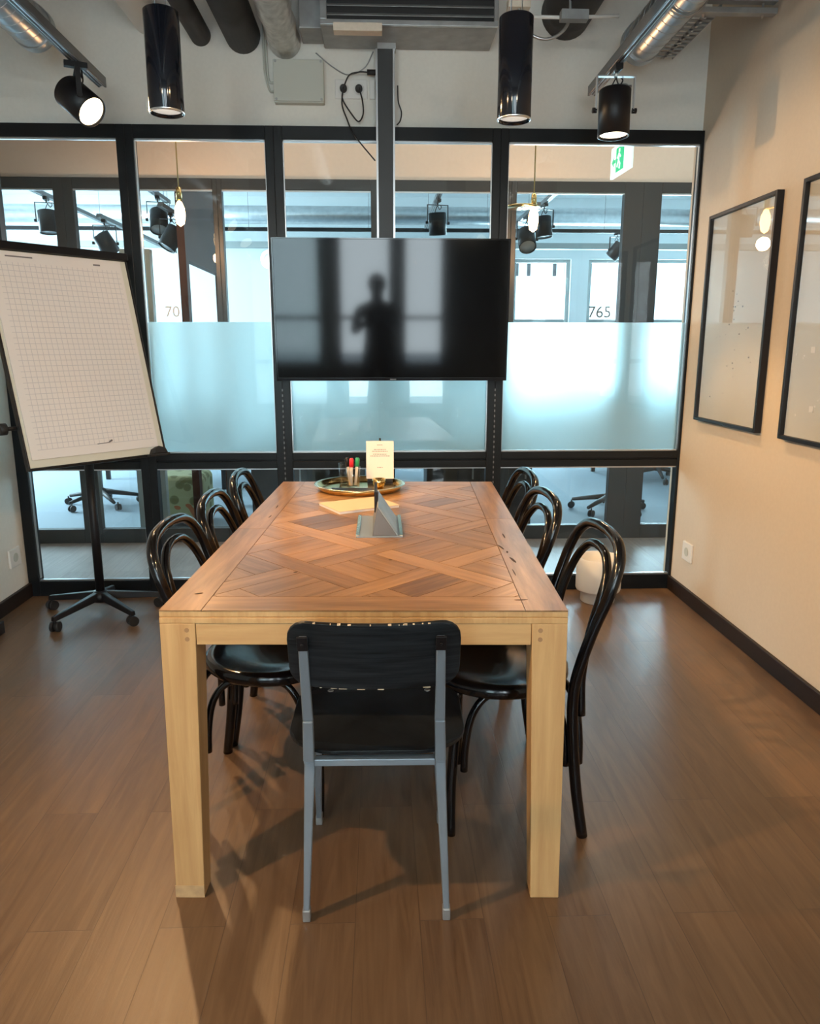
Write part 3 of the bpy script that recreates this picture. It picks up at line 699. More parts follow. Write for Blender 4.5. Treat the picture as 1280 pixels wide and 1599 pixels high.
# fan coil unit
fc = thing('fan_coil_unit', 'galvanised fan coil unit with a slatted grille over the television post', 'ventilation unit', (0.148, 3.80, 2.78))
bx((-0.405, 0.01, 0.0), (0.405, 0.275, 0.34)).build('casing', M['galvd'], fc, 0.004)
bx((-0.51, 0.09, 0.02), (-0.407, 0.275, 0.34)).build('side_box', M['galvd'], fc, 0.004)
g = MB().box((-0.405, -0.012, 0.0), (0.405, 0.008, 0.022)).box((-0.405, -0.012, 0.29), (0.405, 0.008, 0.32)).box((-0.405, -0.012, 0.022), (-0.375, 0.008, 0.29)).box((0.385, -0.012, 0.022), (0.405, 0.008, 0.29))
g.build('grille_frame', M['galv'], fc, 0.002)
bx((-0.375, 0.002, 0.022), (0.385, 0.009, 0.29)).build('grille_back', M['rubber'], fc)
sl = MB()
for k in range(7):
    z = 0.045+k*0.038
    sl.add([(-0.375, -0.010, z-0.008), (0.385, -0.010, z-0.008), (0.385, 0.004, z+0.006), (-0.375, 0.004, z+0.006), (-0.375, -0.010, z-0.005), (0.385, -0.010, z-0.005), (0.385, 0.004, z+0.009), (-0.375, 0.004, z+0.009)], [(3,2,1,0),(4,5,6,7),(0,1,5,4),(1,2,6,5),(2,3,7,6),(3,0,4,7)])
sl.build('slats', M['galvd'], fc)
MB().box((-0.345, -0.04, -0.035), (-0.125, 0.02, -0.0005)).build('control_box', M['beige'], fc, 0.003)

# strut and small services at the top right
st = thing('strut_channel', 'grey steel strut channel bolted across under the ceiling at the top right', 'steel channel', (0.70, 3.40, 2.700))
bx((0.597, 0, 0), (0.955, 0.04, 0.022)).build('lower_rail', M['galvd'], st, 0.002)
bx((0.597, 0.0, 0.045), (0.955, 0.04, 0.072)).build('upper_rail', M['galvd'], st, 0.002)
m = MB()
for x in (0.65, 0.90): m.tube([(x, 0.02, -0.012), (x, 0.02, 0.45)], 0.005, 8)
m.build('threaded_rod', M['galv'], st)
tg = bx((0.80, 3.60, 2.745), (0.92, 3.645, 2.785)).build('cable_duct_box', M['galvd'], None, 0.002)
tag(tg, 'small grey steel box on the conduit behind the right lighting track', 'junction box')
tag(MB().tube([(0.62, 3.665, 2.775), (0.86, 3.665, 2.775), (1.07, 3.665, 2.785)], 0.008, 8).build('conduit', M['plasticw']), 'thin white conduit running to the small steel box at the top right', 'conduit')
tag(MB().tube(spline([(0.62, 3.70, 2.86), (0.66, 3.70, 2.74), (0.76, 3.70, 2.70), (0.85, 3.70, 2.76), (0.86, 3.70, 2.9)], 8), 0.007, 8).build('flexible_cable', M['galv']), 'grey flexible cable looping under the black duct at the top right', 'cable')
pt = MB().box((1.345, 3.46, 2.73), (1.349, 4.0, 2.76)).box((1.441, 3.46, 2.73), (1.445, 4.0, 2.76))
y = 3.46
while y < 3.97:
    pt.box((1.349, y, 2.73), (1.441, y+0.022, 2.733)); y += 0.045
pt.box((1.385, 3.46, 2.73), (1.40, 4.0, 2.7335))
tag(pt.build('cable_tray', M['galvd']), 'perforated steel cable tray right of the right spiral duct', 'cable tray')
tag(MB().tube(spline([(1.20, 4.05, 2.63), (1.245, 4.05, 2.625), (1.225, 4.05, 2.57), (1.215, 4.06, 2.52)], 5), 0.006, 6).tube([(1.19, 4.07, 2.625), (1.27, 4.07, 2.63)], 0.007, 6).build('cable_stub', M['galvd']), 'short frayed cable end on the wall below the right spiral duct', 'cable')
tag(MB().box((0.0, 3.66, 2.80), (0.1, 3.72, 2.84)).build('terminal_block', M['beige'], None, 0.003), 'small beige terminal block beside the fan coil unit', 'junction box')
bpy.data.objects['terminal_block'].location = (0.58, 0.02, 0.02)

# wall electrics
jb = thing('junction_box', 'light grey square junction box on the back wall below the foil duct', 'junction box', (-0.384, D-0.03, 2.622))
bx((-0.122, -0.045, -0.097), (0.122, 0, 0.092)).build('enclosure', M['plasticg'], jb, 0.005)
bx((-0.122, -0.053, -0.092), (0.122, -0.0455, 0.094)).build('lid', M['plasticg'], jb, 0.003)
for sx in (-1, 1):
    for sz in (-0.083, 0.085): MB().tube([(sx*0.11, -0.056, sz), (sx*0.11, -0.0525, sz)], 0.006, 10).build('screw', M['galvd'], jb)
cb = MB()
for k in range(2): cb.tube(spline([(-0.125, -0.015, 0.0-k*0.04), (-0.146, -0.015, 0.005-k*0.038), (-0.153-k*0.013, -0.015, 0.05), (-0.156-k*0.012, -0.015, 0.15), (-0.158-k*0.009, -0.015, 0.28)], 6), 0.0055, 8)
cb.build('cables', M['plasticg'], jb)
sk = thing('wall_socket', 'white double wall socket high on the back wall, left of the television post', 'socket', (-0.130, D-0.03, 2.600))
bx((-0.080, -0.009, -0.044), (0.080, 0, 0.044)).build('plate', M['plasticw'], sk, 0.003)
for s in (-0.038, 0.038): MB().lathe([(0.026, 0), (0.026, -0.0), (0.022, 0.001), (0.020, 0.007), (0.001, 0.007)], 24, mtx=Matrix.Translation((s, -0.0095, 0)) @ Matrix.Rotation(PI/2, 4, 'X') @ Matrix.Scale(-1, 4, (0, 0, 1))).build('socket_well', M['plasticw'], sk)
s2 = tag(bx((-0.040, D-0.041, 2.556), (-0.012, D-0.03, 2.644)).build('socket_plate', M['plasticw'], None, 0.002), 'narrow white socket plate half hidden behind the television post', 'socket')
pc = thing('power_cable', 'black power cables plugged into the high double socket, running to the television', 'cable', (-0.130, D-0.039, 2.600))
m = MB()
for s in (-0.038, 0.038): m.tube([(s, 0, 0), (s, -0.016, 0), (s, -0.035, -0.003)], [0.018, 0.018, 0.012], 16)
m.build('plug', M['rubber'], pc)
m = MB()
m.tube(spline([(0.038, -0.035, -0.003), (0.055, -0.035, -0.06), (0.058, -0.03, -0.12), (0.035, -0.03, -0.155), (0.0, -0.03, -0.12), (-0.040, -0.03, -0.06), (-0.040, -0.03, -0.02), (-0.01, -0.045, 0.045), (0.04, -0.045, 0.062), (0.085, -0.045, 0.062)], 8), 0.0035, 8)
m.tube(spline([(-0.038, -0.035, -0.003), (-0.045, -0.03, -0.08), (-0.02, -0.03, -0.15), (0.005, -0.045, -0.21), (0.05, -0.065, -0.27), (0.115, -0.10, -0.35)], 8), 0.0035, 8)
m.build('lead', M['rubber'], pc)
MB().tube([(0.08, -0.045, 0.062), (0.125, -0.045, 0.062)], 0.013, 10).build('coupler', M['rubber'], pc)
tag(MB().tube(spline([(-0.30, D-0.036, 2.76), (-0.22, D-0.036, 2.70), (-0.14, D-0.036, 2.665), (-0.06, D-0.036, 2.70), (-0.02, D-0.036, 2.77)], 8), 0.003, 6).build('thin_cable', M['galvd']), 'thin grey cable sagging on the wall above the double socket', 'cable')
tag(MB().tube(spline([(0.10, D-0.036, 2.62), (0.102, D-0.036, 2.55), (0.118, D-0.036, 2.50), (0.112, D-0.036, 2.46), (0.095, D-0.036, 2.44)], 8), 0.003, 6).build('thin_cable', M['rubber']), 'thin black cable hanging right of the television post', 'cable')
for X, y, z, s, lab in [(XR, 3.838, 0.275, -1, 'white wall socket low on the right wall below the pictures'), (XL, 3.918, 0.262, 1, 'white wall socket low on the left wall beside the flipchart')]:
    t = thing('wall_socket', lab, 'socket', (X, y, z))
    bx((0, -0.058, -0.05), (s*0.012, 0.058, 0.05)).build('plate', M['plasticw'], t, 0.003)
    MB().tube([(s*0.0115, 0, 0), (s*0.0145, 0, 0)], 0.024, 20).build('socket_well', M['plasticg'], t)

# ------------------------------------------------------------ television on its post
tp = thing('television_post', 'dark steel post with pale edges rising from the television to the ventilation unit', 'post', (0.0375, 4.015, 0))
bx((-0.036, -0.032, 1.30), (0.036, 0.030, 2.752)).build('column', M['frame2'], tp, 0.002)
for s in (-1, 1): bx((s*0.0365, -0.033, 1.30), (s*0.046, 0.031, 2.752)).build('edge_strip', M['alu'], tp)
bx((-0.038, -0.03, 2.7525), (0.052, 0.03, 2.779)).build('top_bracket', M['galvd'], tp)
tv = thing('television', 'large black flat screen television mounted in front of the glass partition', 'television', (0.0635, 3.93, 1.185))
tv.rotation_euler = (R(2.6), 0, R(0.3))
bx((-0.592, -0.005, 0.0), (0.592, 0.030, 0.695)).build('case', M['blackmat'], tv, 0.004)
bx((-0.584, -0.0075, 0.016), (0.584, -0.0052, 0.688)).build('screen', M['screen'], tv)
m = MB().box((-0.592, -0.010, 0.0), (0.592, -0.0052, 0.014)).box((-0.592, -0.009, 0.689), (0.592, -0.0052, 0.695)).box((-0.592, -0.009, 0.014), (-0.585, -0.0052, 0.689)).box((0.585, -0.009, 0.014), (0.592, -0.0052, 0.689))
m.build('bezel', M['glossblack'], tv)
bx((-0.012, -0.0115, 0.004), (0.020, -0.0102, 0.009)).build('logo_mark', M['greysteel'], tv)
bx((-0.20, 0.031, 0.18), (0.16, 0.052, 0.50)).build('wall_mount', M['blackmat'], tv)

# ------------------------------------------------------------ pictures on the right wall
def picture(y0, y1, z0, z1, label, marks, seed):
    rd = random.Random(seed)
    t = thing('picture', label, 'picture', (XR, (y0+y1)/2, (z0+z1)/2)); a, b = abs(y1-y0)/2, (z1-z0)/2; w = 0.016
    m = MB().box((-0.032, -a, -b), (-0.001, -a+w, b)).box((-0.032, a-w, -b), (-0.001, a, b)).box((-0.032, -a+w, -b), (-0.001, a-w, -b+w)).box((-0.032, -a+w, b-w), (-0.001, a-w, b))
    m.build('frame', M['blackmat'], t, 0.0015)
    pr = bx((-0.012, -a+w, -b+w), (-0.002, a-w, b-w)).build('print', M['artpaper'], t)
    k = MB()
    for i in range(marks):
        yy = rd.gauss(0.02, 0.09); zz = rd.uniform(-b*0.85, b*0.25); yy = max(-a+0.04, min(a-0.05, yy)); s = rd.uniform(0.002, 0.007)
        k.box((-0.0135, yy, zz), (-0.0122, yy+s*1.4, zz+s))
    k.build('printed_marks', M['ink'], pr)
    bx((-0.022, -a+w, -b+w), (-0.019, a-w, b-w)).build('glass', M['pic_glass'], t)
picture(3.195, 3.843, 0.987, 1.980, 'tall black-framed picture of scattered specks on the right wall, nearest the glass partition', 26, 3)
k = picture(2.20, 3.002, 0.987, 1.980, 'tall black-framed picture cut off by the right edge of the photo', 0, 5)
pr = [o for o in bpy.data.objects if o.name.startswith('print') and not o.name.startswith('printed')][-1]
m = MB(); rd = random.Random(4)
for i in range(16):
    yy = rd.uniform(0.05, 0.36); zz = rd.uniform(-0.40, -0.12); s = rd.choice([0.006, 0.009, 0.028])
    m.box((-0.0135, yy, zz), (-0.0122, yy+s, zz+s*0.8))
m.build('printed_squares', M['card'], pr)

# ------------------------------------------------------------ planter
pl = thing('planter', 'white ceramic planter on the floor in the right corner by the glass', 'planter', (1.178, 3.86, 0))
MB().lathe([(0.001, 0), (0.088, 0), (0.092, 0.004), (0.092, 0.062), (0.116, 0.066), (0.120, 0.075), (0.120, 0.245), (0.117, 0.249), (0.110, 0.247), (0.106, 0.21), (0.001, 0.208)], 48).build('pot', M['pot'], pl)

# ------------------------------------------------------------ flipchart
fc2 = thing('flipchart', 'black flipchart easel on casters with a squared paper pad by the left wall', 'flipchart', (-1.455, 3.76, 0), 0)
MB().tube([(0, 0, 0.075), (0, 0, 0.82)], 0.022, 20).tube([(0, 0, 0.82), (0, 0, 1.18)], 0.017, 16).build('pole', M['blackmat'], fc2)
MB().lathe([(0.001, 0.07), (0.042, 0.07), (0.045, 0.10), (0.030, 0.125), (0.001, 0.125)], 20).build('hub', M['blackmat'], fc2)
for k, a in enumerate((-117, -41, 20, 95, 167)):
    d = Vector((math.cos(R(a)), math.sin(R(a)), 0)); n = Vector((-d.y, d.x, 0))
    if k == 3: L = 0.235
    else: L = 0.30
    p0, p1 = Vector((0, 0, 0.1))+d*0.03, Vector((0, 0, 0.066))+d*L
    m = MB(); h0, h1, w0, w1 = 0.020, 0.012, 0.022, 0.014
    m.taper([p0-n*w0-Vector((0,0,h0)), p1-n*w1-Vector((0,0,h1)), p1+n*w1-Vector((0,0,h1)), p0+n*w0-Vector((0,0,h0))], [p0-n*w0*.7+Vector((0,0,h0)), p1-n*w1*.7+Vector((0,0,h1)), p1+n*w1*.7+Vector((0,0,h1)), p0+n*w0*.7+Vector((0,0,h0))])
    leg = m.build('leg', M['blackmat'], fc2, 0.004)
    c = d*(L-0.012)+Vector((0, 0, 0.0255)); cm = MB(); n2 = Matrix.Rotation(0.4+k, 3, 'Z') @ n
    for s in (-0.021, 0.006): cm.tube([c+n2*s, c+n2*(s+0.015)], 0.025, 18)
    cm.tube([c+n2*-0.007, c+n2*0.007], 0.017, 12).tube([c, c+Vector((0, 0, 0.036))], 0.006, 8)
    cm.build('caster', M['rubber'], leg)
bd = bpy.data.objects.new('board', None); 
# board local: x along width, z up the sheet, -y to the viewer
a_, t_ = 0.863, 0.238
BM = Matrix.Translation(Vector((-1.322+1.455, 3.578-3.76, 0.829))) @ Matrix.Rotation(a_, 4, 'Z') @ Matrix.Rotation(-t_, 4, 'X')
def bpart(name, mb, m, bevel=0, parent=None):
    o = mb.build(name, m, parent or fc2, bevel)
    if not parent: o.matrix_basis = BM
    return o
brd = bpart('board', bx((-0.338, -0.006, 0.0), (0.338, 0.014, 0.967)), M['board'], 0.002)
m = MB().box((-0.3475, -0.010, -0.010), (-0.3385, 0.020, 0.967)).box((0.3385, -0.010, -0.010), (0.3475, 0.020, 0.967)).box((-0.3385, -0.010, -0.012), (0.3385, 0.020, -0.0005)).box((-0.35, -0.024, 0.9675), (0.35, 0.020, 1.005))
bpart('board_frame', m, M['blackmat'], 0.003)
pp = bpart('paper_pad', bx((-0.325, -0.0125, 0.035), (0.306, -0.0065, 0.962)), M['paper'])
m = MB().tube([(-0.01, -0.0132, 0.077), (0.03, -0.0132, 0.078), (0.052, -0.0132, 0.080)], 0.0016, 5).tube([(0.050, -0.0132, 0.081), (0.066, -0.0132, 0.088)], 0.004, 5)
m.box((-0.25, -0.0135, 0.938), (-0.13, -0.0126, 0.944)); m.box((0.16, -0.0135, 0.931), (0.195, -0.0126, 0.938))
m.build('printed_mark', M['ink'], pp)
bpart('pen_ledge', MB().box((0.235, -0.045, -0.016), (0.345, -0.0105, -0.004)).prism([(0.245, -0.004), (0.335, -0.004), (0.325, 0.022), (0.29, 0.034), (0.26, 0.022)], 0.0105, 0.045, 0, Matrix.Rotation(PI/2, 4, 'X')), M['rubber'], 0.003)
bpart('board_mount', MB().box((-0.10, 0.0205, 0.20), (0.13, 0.040, 0.42)).tube([(0.035, 0.04, 0.33), (0.035, 0.14, 0.30)], 0.018, 12), M['blackmat'], 0.003)
kn = MB().tube([(0, 0, 0), (-0.045, 0, 0)], [0.009, 0.009], 10).tube([(-0.045, 0, 0), (-0.075, 0, 0)], 0.026, 18)
ko = kn.build('knob', M['rubber'], fc2); ko.matrix_basis = BM @ Matrix.Translation((-0.348, 0.02, 0.185))

# ------------------------------------------------------------ table
TX, TY, TR = -0.0428, 1.629, -0.0425
tb = thing('dining_table', 'long oak meeting table with a diagonal parquet top and tapered square legs', 'table', (TX, TY, 0), TR)
HW, TL = 0.4694, 1.701
bx((-HW, 0, 0.7285), (HW, TL, 0.7430)).box((-HW, 0.002, 0.7435), (HW, TL-0.002, 0.7572)).build('tabletop', M['oak'], tb, 0.0015, boxuv=True)
# apron
ap = MB()
bx((-HW+0.083, 0.002, 0.676), (HW-0.083, 0.026, 0.728)).build('apron', M['oak'], tb, 0.001, boxuv=True)
bx((-HW+0.083, TL-0.026, 0.676), (HW-0.083, TL-0.002, 0.728)).build('apron', M['oak'], tb, 0.001, boxuv=True)
bx((-HW+0.004, 0.087, 0.676), (-HW+0.028, TL-0.087, 0.728)).build('apron', M['oak'], tb, 0.001, boxuv=True)
bx((HW-0.028, 0.087, 0.676), (HW-0.004, TL-0.087, 0.728)).build('apron', M['oak'], tb, 0.001, boxuv=True)
for sx in (-1, 1):
    for (ya, yb, inner) in ((0.0, 0.086, 1), (TL, TL-0.086, -1)):
        xo = sx*HW; xi = sx*(HW-0.0825); xob = sx*(HW+0.010); xib = sx*(HW-0.061)
        y_ib = ya + inner*0.064; yob = ya+inner*0.004
        X0, X1 = sorted((xo, xi)); Yl, Yh = sorted((ya, yb)); x0, x1 = sorted((xob, xib)); yl, yh = sorted((yob, y_ib))
        lg = MB().taper([(x0, yl, 0), (x1, yl, 0), (x1, yh, 0), (x0, yh, 0)], [(X0, Yl, 0.7283), (X1, Yl, 0.7283), (X1, Yh, 0.7283), (X0, Yh, 0.7283)]).build('leg', M['oak'], tb, 0.002, boxuv=True)
        if inner == 1:
            pg = MB()
            for z in (0.690, 0.712): pg.tube([(sx*(HW-0.062), 0.0005, z), (sx*(HW-0.062), -0.0006, z)], 0.0055, 12)
            pg.build('peg', M['pegwood'], lg)
        if inner == 1 and sx == -1:
            bx((x0-0.0006, yl-0.0012, 0.0), (x1+0.0006, yl+0.001, 0.034)).build('foot_block', M['footwood'], lg)
# parquet pieces
def clip(poly, x0, y0, x1, y1):
    for ax, lim, sg in ((0, x0, 1), (0, x1, -1), (1, y0, 1), (1, y1, -1)):
        out = []
        for i in range(len(poly)):
            a, b = poly[i-1], poly[i]; da, db = sg*(a[ax]-lim), sg*(b[ax]-lim)
            if (da >= 0) != (db >= 0):
                t = da/(da-db); out.append((a[0]+(b[0]-a[0])*t, a[1]+(b[1]-a[1])*t))
            if db >= 0: out.append(b)
        poly = out
        if len(poly) < 3: return []
    return poly
pq = MB(); rd = random.Random(11)
ZT0, ZT1 = 0.7574, 0.7605
def piece(poly, ax, tint):
    n0 = len(pq.f); pq.prism(poly, ZT0, ZT1)
    o = (rd.uniform(-1, 1), rd.uniform(-1, 1), rd.uniform(0, 20), rd.uniform(0, 20))
    for i in range(n0, len(pq.f)): pq.uv[i] = (o, Vector(ax).normalized()); pq.tint[i] = tint
B = 0.098; g = 0.0009
ix0, iy0, ix1, iy1 = -HW+B, B, HW-B, TL-B
# border boards
for sx in (-1, 1):
    xa, xb = sorted((sx*HW, sx*(HW-B)))
    cuts = [0, TL*0.47, TL] if sx < 0 else [0, TL*0.56, TL]
    for i in range(len(cuts)-1): piece([(xa+g, cuts[i]+g), (xb-g, cuts[i]+g), (xb-g, cuts[i+1]-g), (xa+g, cuts[i+1]-g)], (0, 1), 0.5+rd.uniform(-.12, .12))
for ya in (0, TL-B): piece([(ix0+g, ya+g), (ix1-g, ya+g), (ix1-g, ya+B-g), (ix0+g, ya+B-g)], (1, 0), 0.5)
# woven diagonal bands (45 degrees) with square infills
c45 = math.cos(PI/4); P_ = 0.262; bw = 0.072; shr = 0.0010
def rot(u, v): return (c45*(u-v)+0.0, c45*(u+v)+TL/2)
def rect(u0, v0, u1, v1, ax, tint):
    u0 += shr; v0 += shr; u1 -= shr; v1 -= shr
    p = clip([rot(u0, v0), rot(u1, v0), rot(u1, v1), rot(u0, v1)], ix0+g, iy0+g, ix1-g, iy1-g)
    if len(p) > 2:
        d = (c45, c45) if ax == 0 else (-c45, c45)
        piece(p, d, tint)
N = 8
for i in range(-N, N):
    for j in range(-N, N):
        u, v = i*P_, j*P_
        over = (i+j) % 2 == 0
        # crossing (u..u+bw, v..v+bw): belongs to the band running along u when over
        if over:
            rect(u-(P_-bw), v, u+bw+(P_-bw), v+bw, 0, 0.60+rd.uniform(-.22, .22))
        else:
            rect(u, v-(P_-bw), u+bw, v+bw+(P_-bw), 1, 0.5+rd.uniform(-.22, .22))
        # infill square split in boards
        a, b, c, d = u+bw, v+bw, u+P_, v+P_
        h = (P_-bw)
        ax = 0 if (i*3+j) % 2 else 1
        for k in range(2):
            if ax == 0: rect(a, b+h*k/2, c, b+h*(k+1)/2, 0, 0.42+rd.uniform(-.24, .24))
            else: rect(a+h*k/2, b, a+h*(k+1)/2, d, 1, 0.42+rd.uniform(-.24, .24))
pq.build('parquet_panel', M['parquet'], tb)
bx((-HW+0.001, 0.001, 0.7573), (HW-0.001, TL-0.001, 0.7577)).build('parquet_joints', M['groove'], tb)
ck = MB()
def dark(x, y, l, w, a):
    pts = [(l*math.cos(t)*(1+0.15*math.sin(3*t)), w*math.sin(t)) for t in [2*PI*k/14 for k in range(14)]]
    ck.prism(pts, ZT1+0.0002, ZT1+0.0006, 0, Matrix.Translation((x, y, 0)) @ Matrix.Rotation(a, 4, 'Z'))
for q in [(0.380, 0.560, 0.026, 0.003, 1.8), (0.392, 0.505, 0.010, 0.003, 1.5), (0.398, 0.420, 0.028, 0.004, 1.75), (0.372, 0.075, 0.016, 0.003, 0.1), (0.405, 0.70, 0.03, 0.0025, 1.6), (0.385, 0.30, 0.03, 0.0015, 1.6), (-0.395, 0.98, 0.02, 0.002, 1.5), (-0.40, 1.15, 0.03, 0.002, 1.6), (-0.20, 0.30, 0.006, 0.003, 0.5), (0.05, 0.42, 0.005, 0.003, 0), (-0.41, 0.12, 0.010, 0.004, 0.4)]: dark(*q)
ck.build('cracks', M['groove'], tb)

# ------------------------------------------------------------ bentwood chairs
def make_bentwood():
    t = thing('bentwood_chair', '', 'chair')
    r = 0.0155
    # local frame: +y is the front of the chair, seat centre at the origin
    st = MB().lathe([(0.001, 0.448), (0.08, 0.449), (0.15, 0.456), (0.178, 0.463), (0.196, 0.463), (0.204, 0.455), (0.205, 0.435), (0.198, 0.428), (0.001, 0.430)], 56)
    st.build('seat', M['lacquer'], t)
    # back: outer bow continues into the rear legs
    def rear(s):
        return [(s*0.190, -0.218, 0.0), (s*0.178, -0.195, 0.16), (s*0.172, -0.180, 0.34), (s*0.174, -0.182, 0.46), (s*0.192, -0.212, 0.60), (s*0.201, -0.246, 0.70)]
    top = [(0.199, -0.266, 0.757), (0.178, -0.283, 0.802), (0.127, -0.295, 0.834), (0.050, -0.300, 0.846)]
    pts = rear(1)+top+[(0, -0.3005, 0.847)]+[(-x, y, z) for x, y, z in top[::-1]]+rear(-1)[::-1]
    bow = MB().tube(spline(pts, 6), r, 14); bow.build('back_bow', M['lacquer'], t)
    inn = [(0.156, -0.208, 0.355), (0.150, -0.206, 0.47), (0.152, -0.224, 0.60), (0.143, -0.250, 0.69), (0.122, -0.270, 0.745), (0.076, -0.282, 0.783), (0.03, -0.286, 0.795)]
    pts = inn+[(0, -0.2865, 0.796)]+[(-x, y, z) for x, y, z in inn[::-1]]
    MB().tube(spline(pts, 6), 0.0125, 14).build('inner_bow', M['lacquer'], t)
    for s in (-1, 1):
        MB().tube(spline([(s*0.158, 0.150, 0.0), (s*0.146, 0.150, 0.15), (s*0.135, 0.140, 0.30), (s*0.132, 0.135, 0.432)], 6), [0.012+0.005*k/18 for k in range(19)], 14).build('leg', M['lacquer'], t)
    def brace(a, b, ctr):
        a, b = Vector(a), Vector(b); c = Vector(ctr)
        up = lambda p, k, z: Vector((p.x+(c.x-p.x)*k, p.y+(c.y-p.y)*k, z))
        return spline([up(a, 0.02, 0.20), up(a, 0.05, 0.28), up(a, 0.16, 0.36), up(a, 0.42, 0.41), up(a, 0.80, 0.418), up(b, 0.80, 0.418), up(b, 0.42, 0.41), up(b, 0.16, 0.36), up(b, 0.05, 0.28), up(b, 0.02, 0.20)], 5)
    F = 0.020
    for s in (-1, 1):
        MB().tube(brace((s*0.160, 0.120, 0), (s*0.152, -0.175, 0), (s*0.125, -0.02, 0)), 0.0105, 10).build('side_brace', M['lacquer'], t)
    MB().tube(brace((-0.120, 0.128, 0), (0.120, 0.128, 0), (0, 0.11, 0)), 0.0105, 10).build('front_brace', M['lacquer'], t)
    MB().tube(brace((-0.145, -0.215, 0), (0.145, -0.215, 0), (0, -0.15, 0)), 0.0105, 10).build('rear_brace', M['lacquer'], t)
    return t
proto = make_bentwood()
# (seat centre x, y, direction the front faces in degrees from +y, label)
CH = [(-0.325, 2.140, -94, 'glossy black bentwood chair on the left side of the table, nearest the camera'),
      (-0.298, 2.580, -91, 'glossy black bentwood chair in the middle of the left side of the table'),
      (-0.285, 3.050, -90, 'glossy black bentwood chair at the far end of the left side of the table'),
      (0.335, 2.035, 92, 'glossy black bentwood chair on the right side of the table, nearest the camera'),
      (0.288, 2.555, 94, 'glossy black bentwood chair in the middle of the right side of the table'),
      (0.310, 3.020, 92, 'glossy black bentwood chair at the far end of the right side of the table')]
for i, (x, y, a, lab) in enumerate(CH):
    o = proto if i == 0 else copy_tree(proto)
    o.location = (x, y, 0); o.rotation_euler = (0, 0, R(a)); o['label'] = lab; o['group'] = 'bentwood chairs along the table'; o['category'] = 'chair'

# ------------------------------------------------------------ plywood chair in front
fcx = thing('plywood_chair', 'black plywood chair with blue-grey steel legs at the near end of the table', 'chair', (-0.016, 1.70, 0), -0.02)
def rounded(w, h, r, n=8, cx=0, cy=0):
    out = []
    for (sx, sy, a0) in ((1, 1, 0), (-1, 1, 90), (-1, -1, 180), (1, -1, 270)):
        for k in range(n+1):
            a = R(a0+90*k/n); out.append((cx+sx*(w/2-r)+r*math.cos(a), cy+sy*(h/2-r)+r*math.sin(a)))
    return out
# backrest: curved sheet
def curved_panel(w, h, r, th, curve, nx=28):
    """panel in xz plane, bulging away from the sitter at the middle"""
    vs = []; fs = []; nz = 14
    def half(z):  # half width at height z
        d = max(0, abs(z)-(h/2-r)); return w/2-r+math.sqrt(max(0, r*r-d*d))
    for side in (0, 1):
        for j in range(nz+1):
            tz = math.sin((j/nz-0.5)*PI)*h/2 ; hw = half(tz)
            for i in range(nx+1):
                x = (i/nx*2-1)*hw; y = -curve*(1-(x/(w/2))**2) + (th if side else 0)
                vs.append((x, y, tz))
    K = (nx+1)*(nz+1)
    for j in range(nz):
        for i in range(nx):
            a = j*(nx+1)+i; fs.append((a, a+1, a+nx+2, a+nx+1)); fs.append((K+a+nx+1, K+a+nx+2, K+a+1, K+a))
    rim = [i for i in range(nx+1)]+[j*(nx+1)+nx for j in range(1, nz+1)]+[nz*(nx+1)+i for i in range(nx-1, -1, -1)]+[j*(nx+1) for j in range(nz-1, 0, -1)]
    for i in range(len(rim)):
        a, b = rim[i], rim[(i+1) % len(rim)]; fs.append((b, a, K+a, K+b))
    return vs, fs
vs, fs = curved_panel(0.362, 0.168, 0.045, 0.009, 0.018)
bk = MB().add(vs, fs, 0, False)
bo = bk.build('backrest', M['ply'], fcx, 0.002)
for p in bo.data.polygons: p.use_smooth = True
bo.modifiers['bevel'].angle_limit = R(60)
bo.location = (0.004, -0.226, 0.722); bo.rotation_euler = (R(16), 0, 0)
ch = MB(); rd = random.Random(5)
for i in range(16):
    x = rd.uniform(-0.125, 0.125); l = rd.uniform(0.001, 0.007); y = -0.018*(1-(x/0.181)**2)
    ch.box((x, y-0.0008, 0.0838-rd.uniform(0, 0.0010)), (x+l, y+rd.uniform(0.002, 0.006), 0.0843))
for i in range(8):
    x = rd.uniform(-0.12, 0.12); l = rd.uniform(0.004, 0.016); y = -0.018*(1-(x/0.181)**2)
    ch.box((x, y-0.0008, -0.0846), (x+l, y+0.004, -0.0830))
ch.build('worn_edge', M['chip'], bo)
# seat
sp = rounded(0.425, 0.36, 0.11, 12)
sm = MB(); nst = 12; n = len(sp)
lay = []
for (k, z) in [(1.0, 0.0), (1.0, 0.010)]:
    lay.append([(x*k, y*k-0.028*(y < 0)*(1-(x/0.2125)**2)*(-y/0.18), z+0.012*(max(0, y-0.12)/0.08)**1.5*-1+0.010*(max(0, -y-0.12)/0.08)) for x, y in sp])
vs = lay[0]+lay[1]
sm.add(vs, [tuple(range(n))[::-1], tuple(range(n, 2*n))]+[(i, (i+1) % n, n+(i+1) % n, n+i) for i in range(n)])
so = sm.build('seat', M['ply'], fcx, 0.002); so.location = (0.003, 0.050, 0.436)
sr = MB()
for x, y in ((-0.075, -0.075), (0.105, -0.075), (-0.13, 0.12), (0.13, 0.12)): sr.lathe([(0.008, 0.0105), (0.008, 0.0115), (0.005, 0.0125), (0.001, 0.0118)], 16, c=(x, y, 0))
sr.build('seat_screw', M['galv'], so)
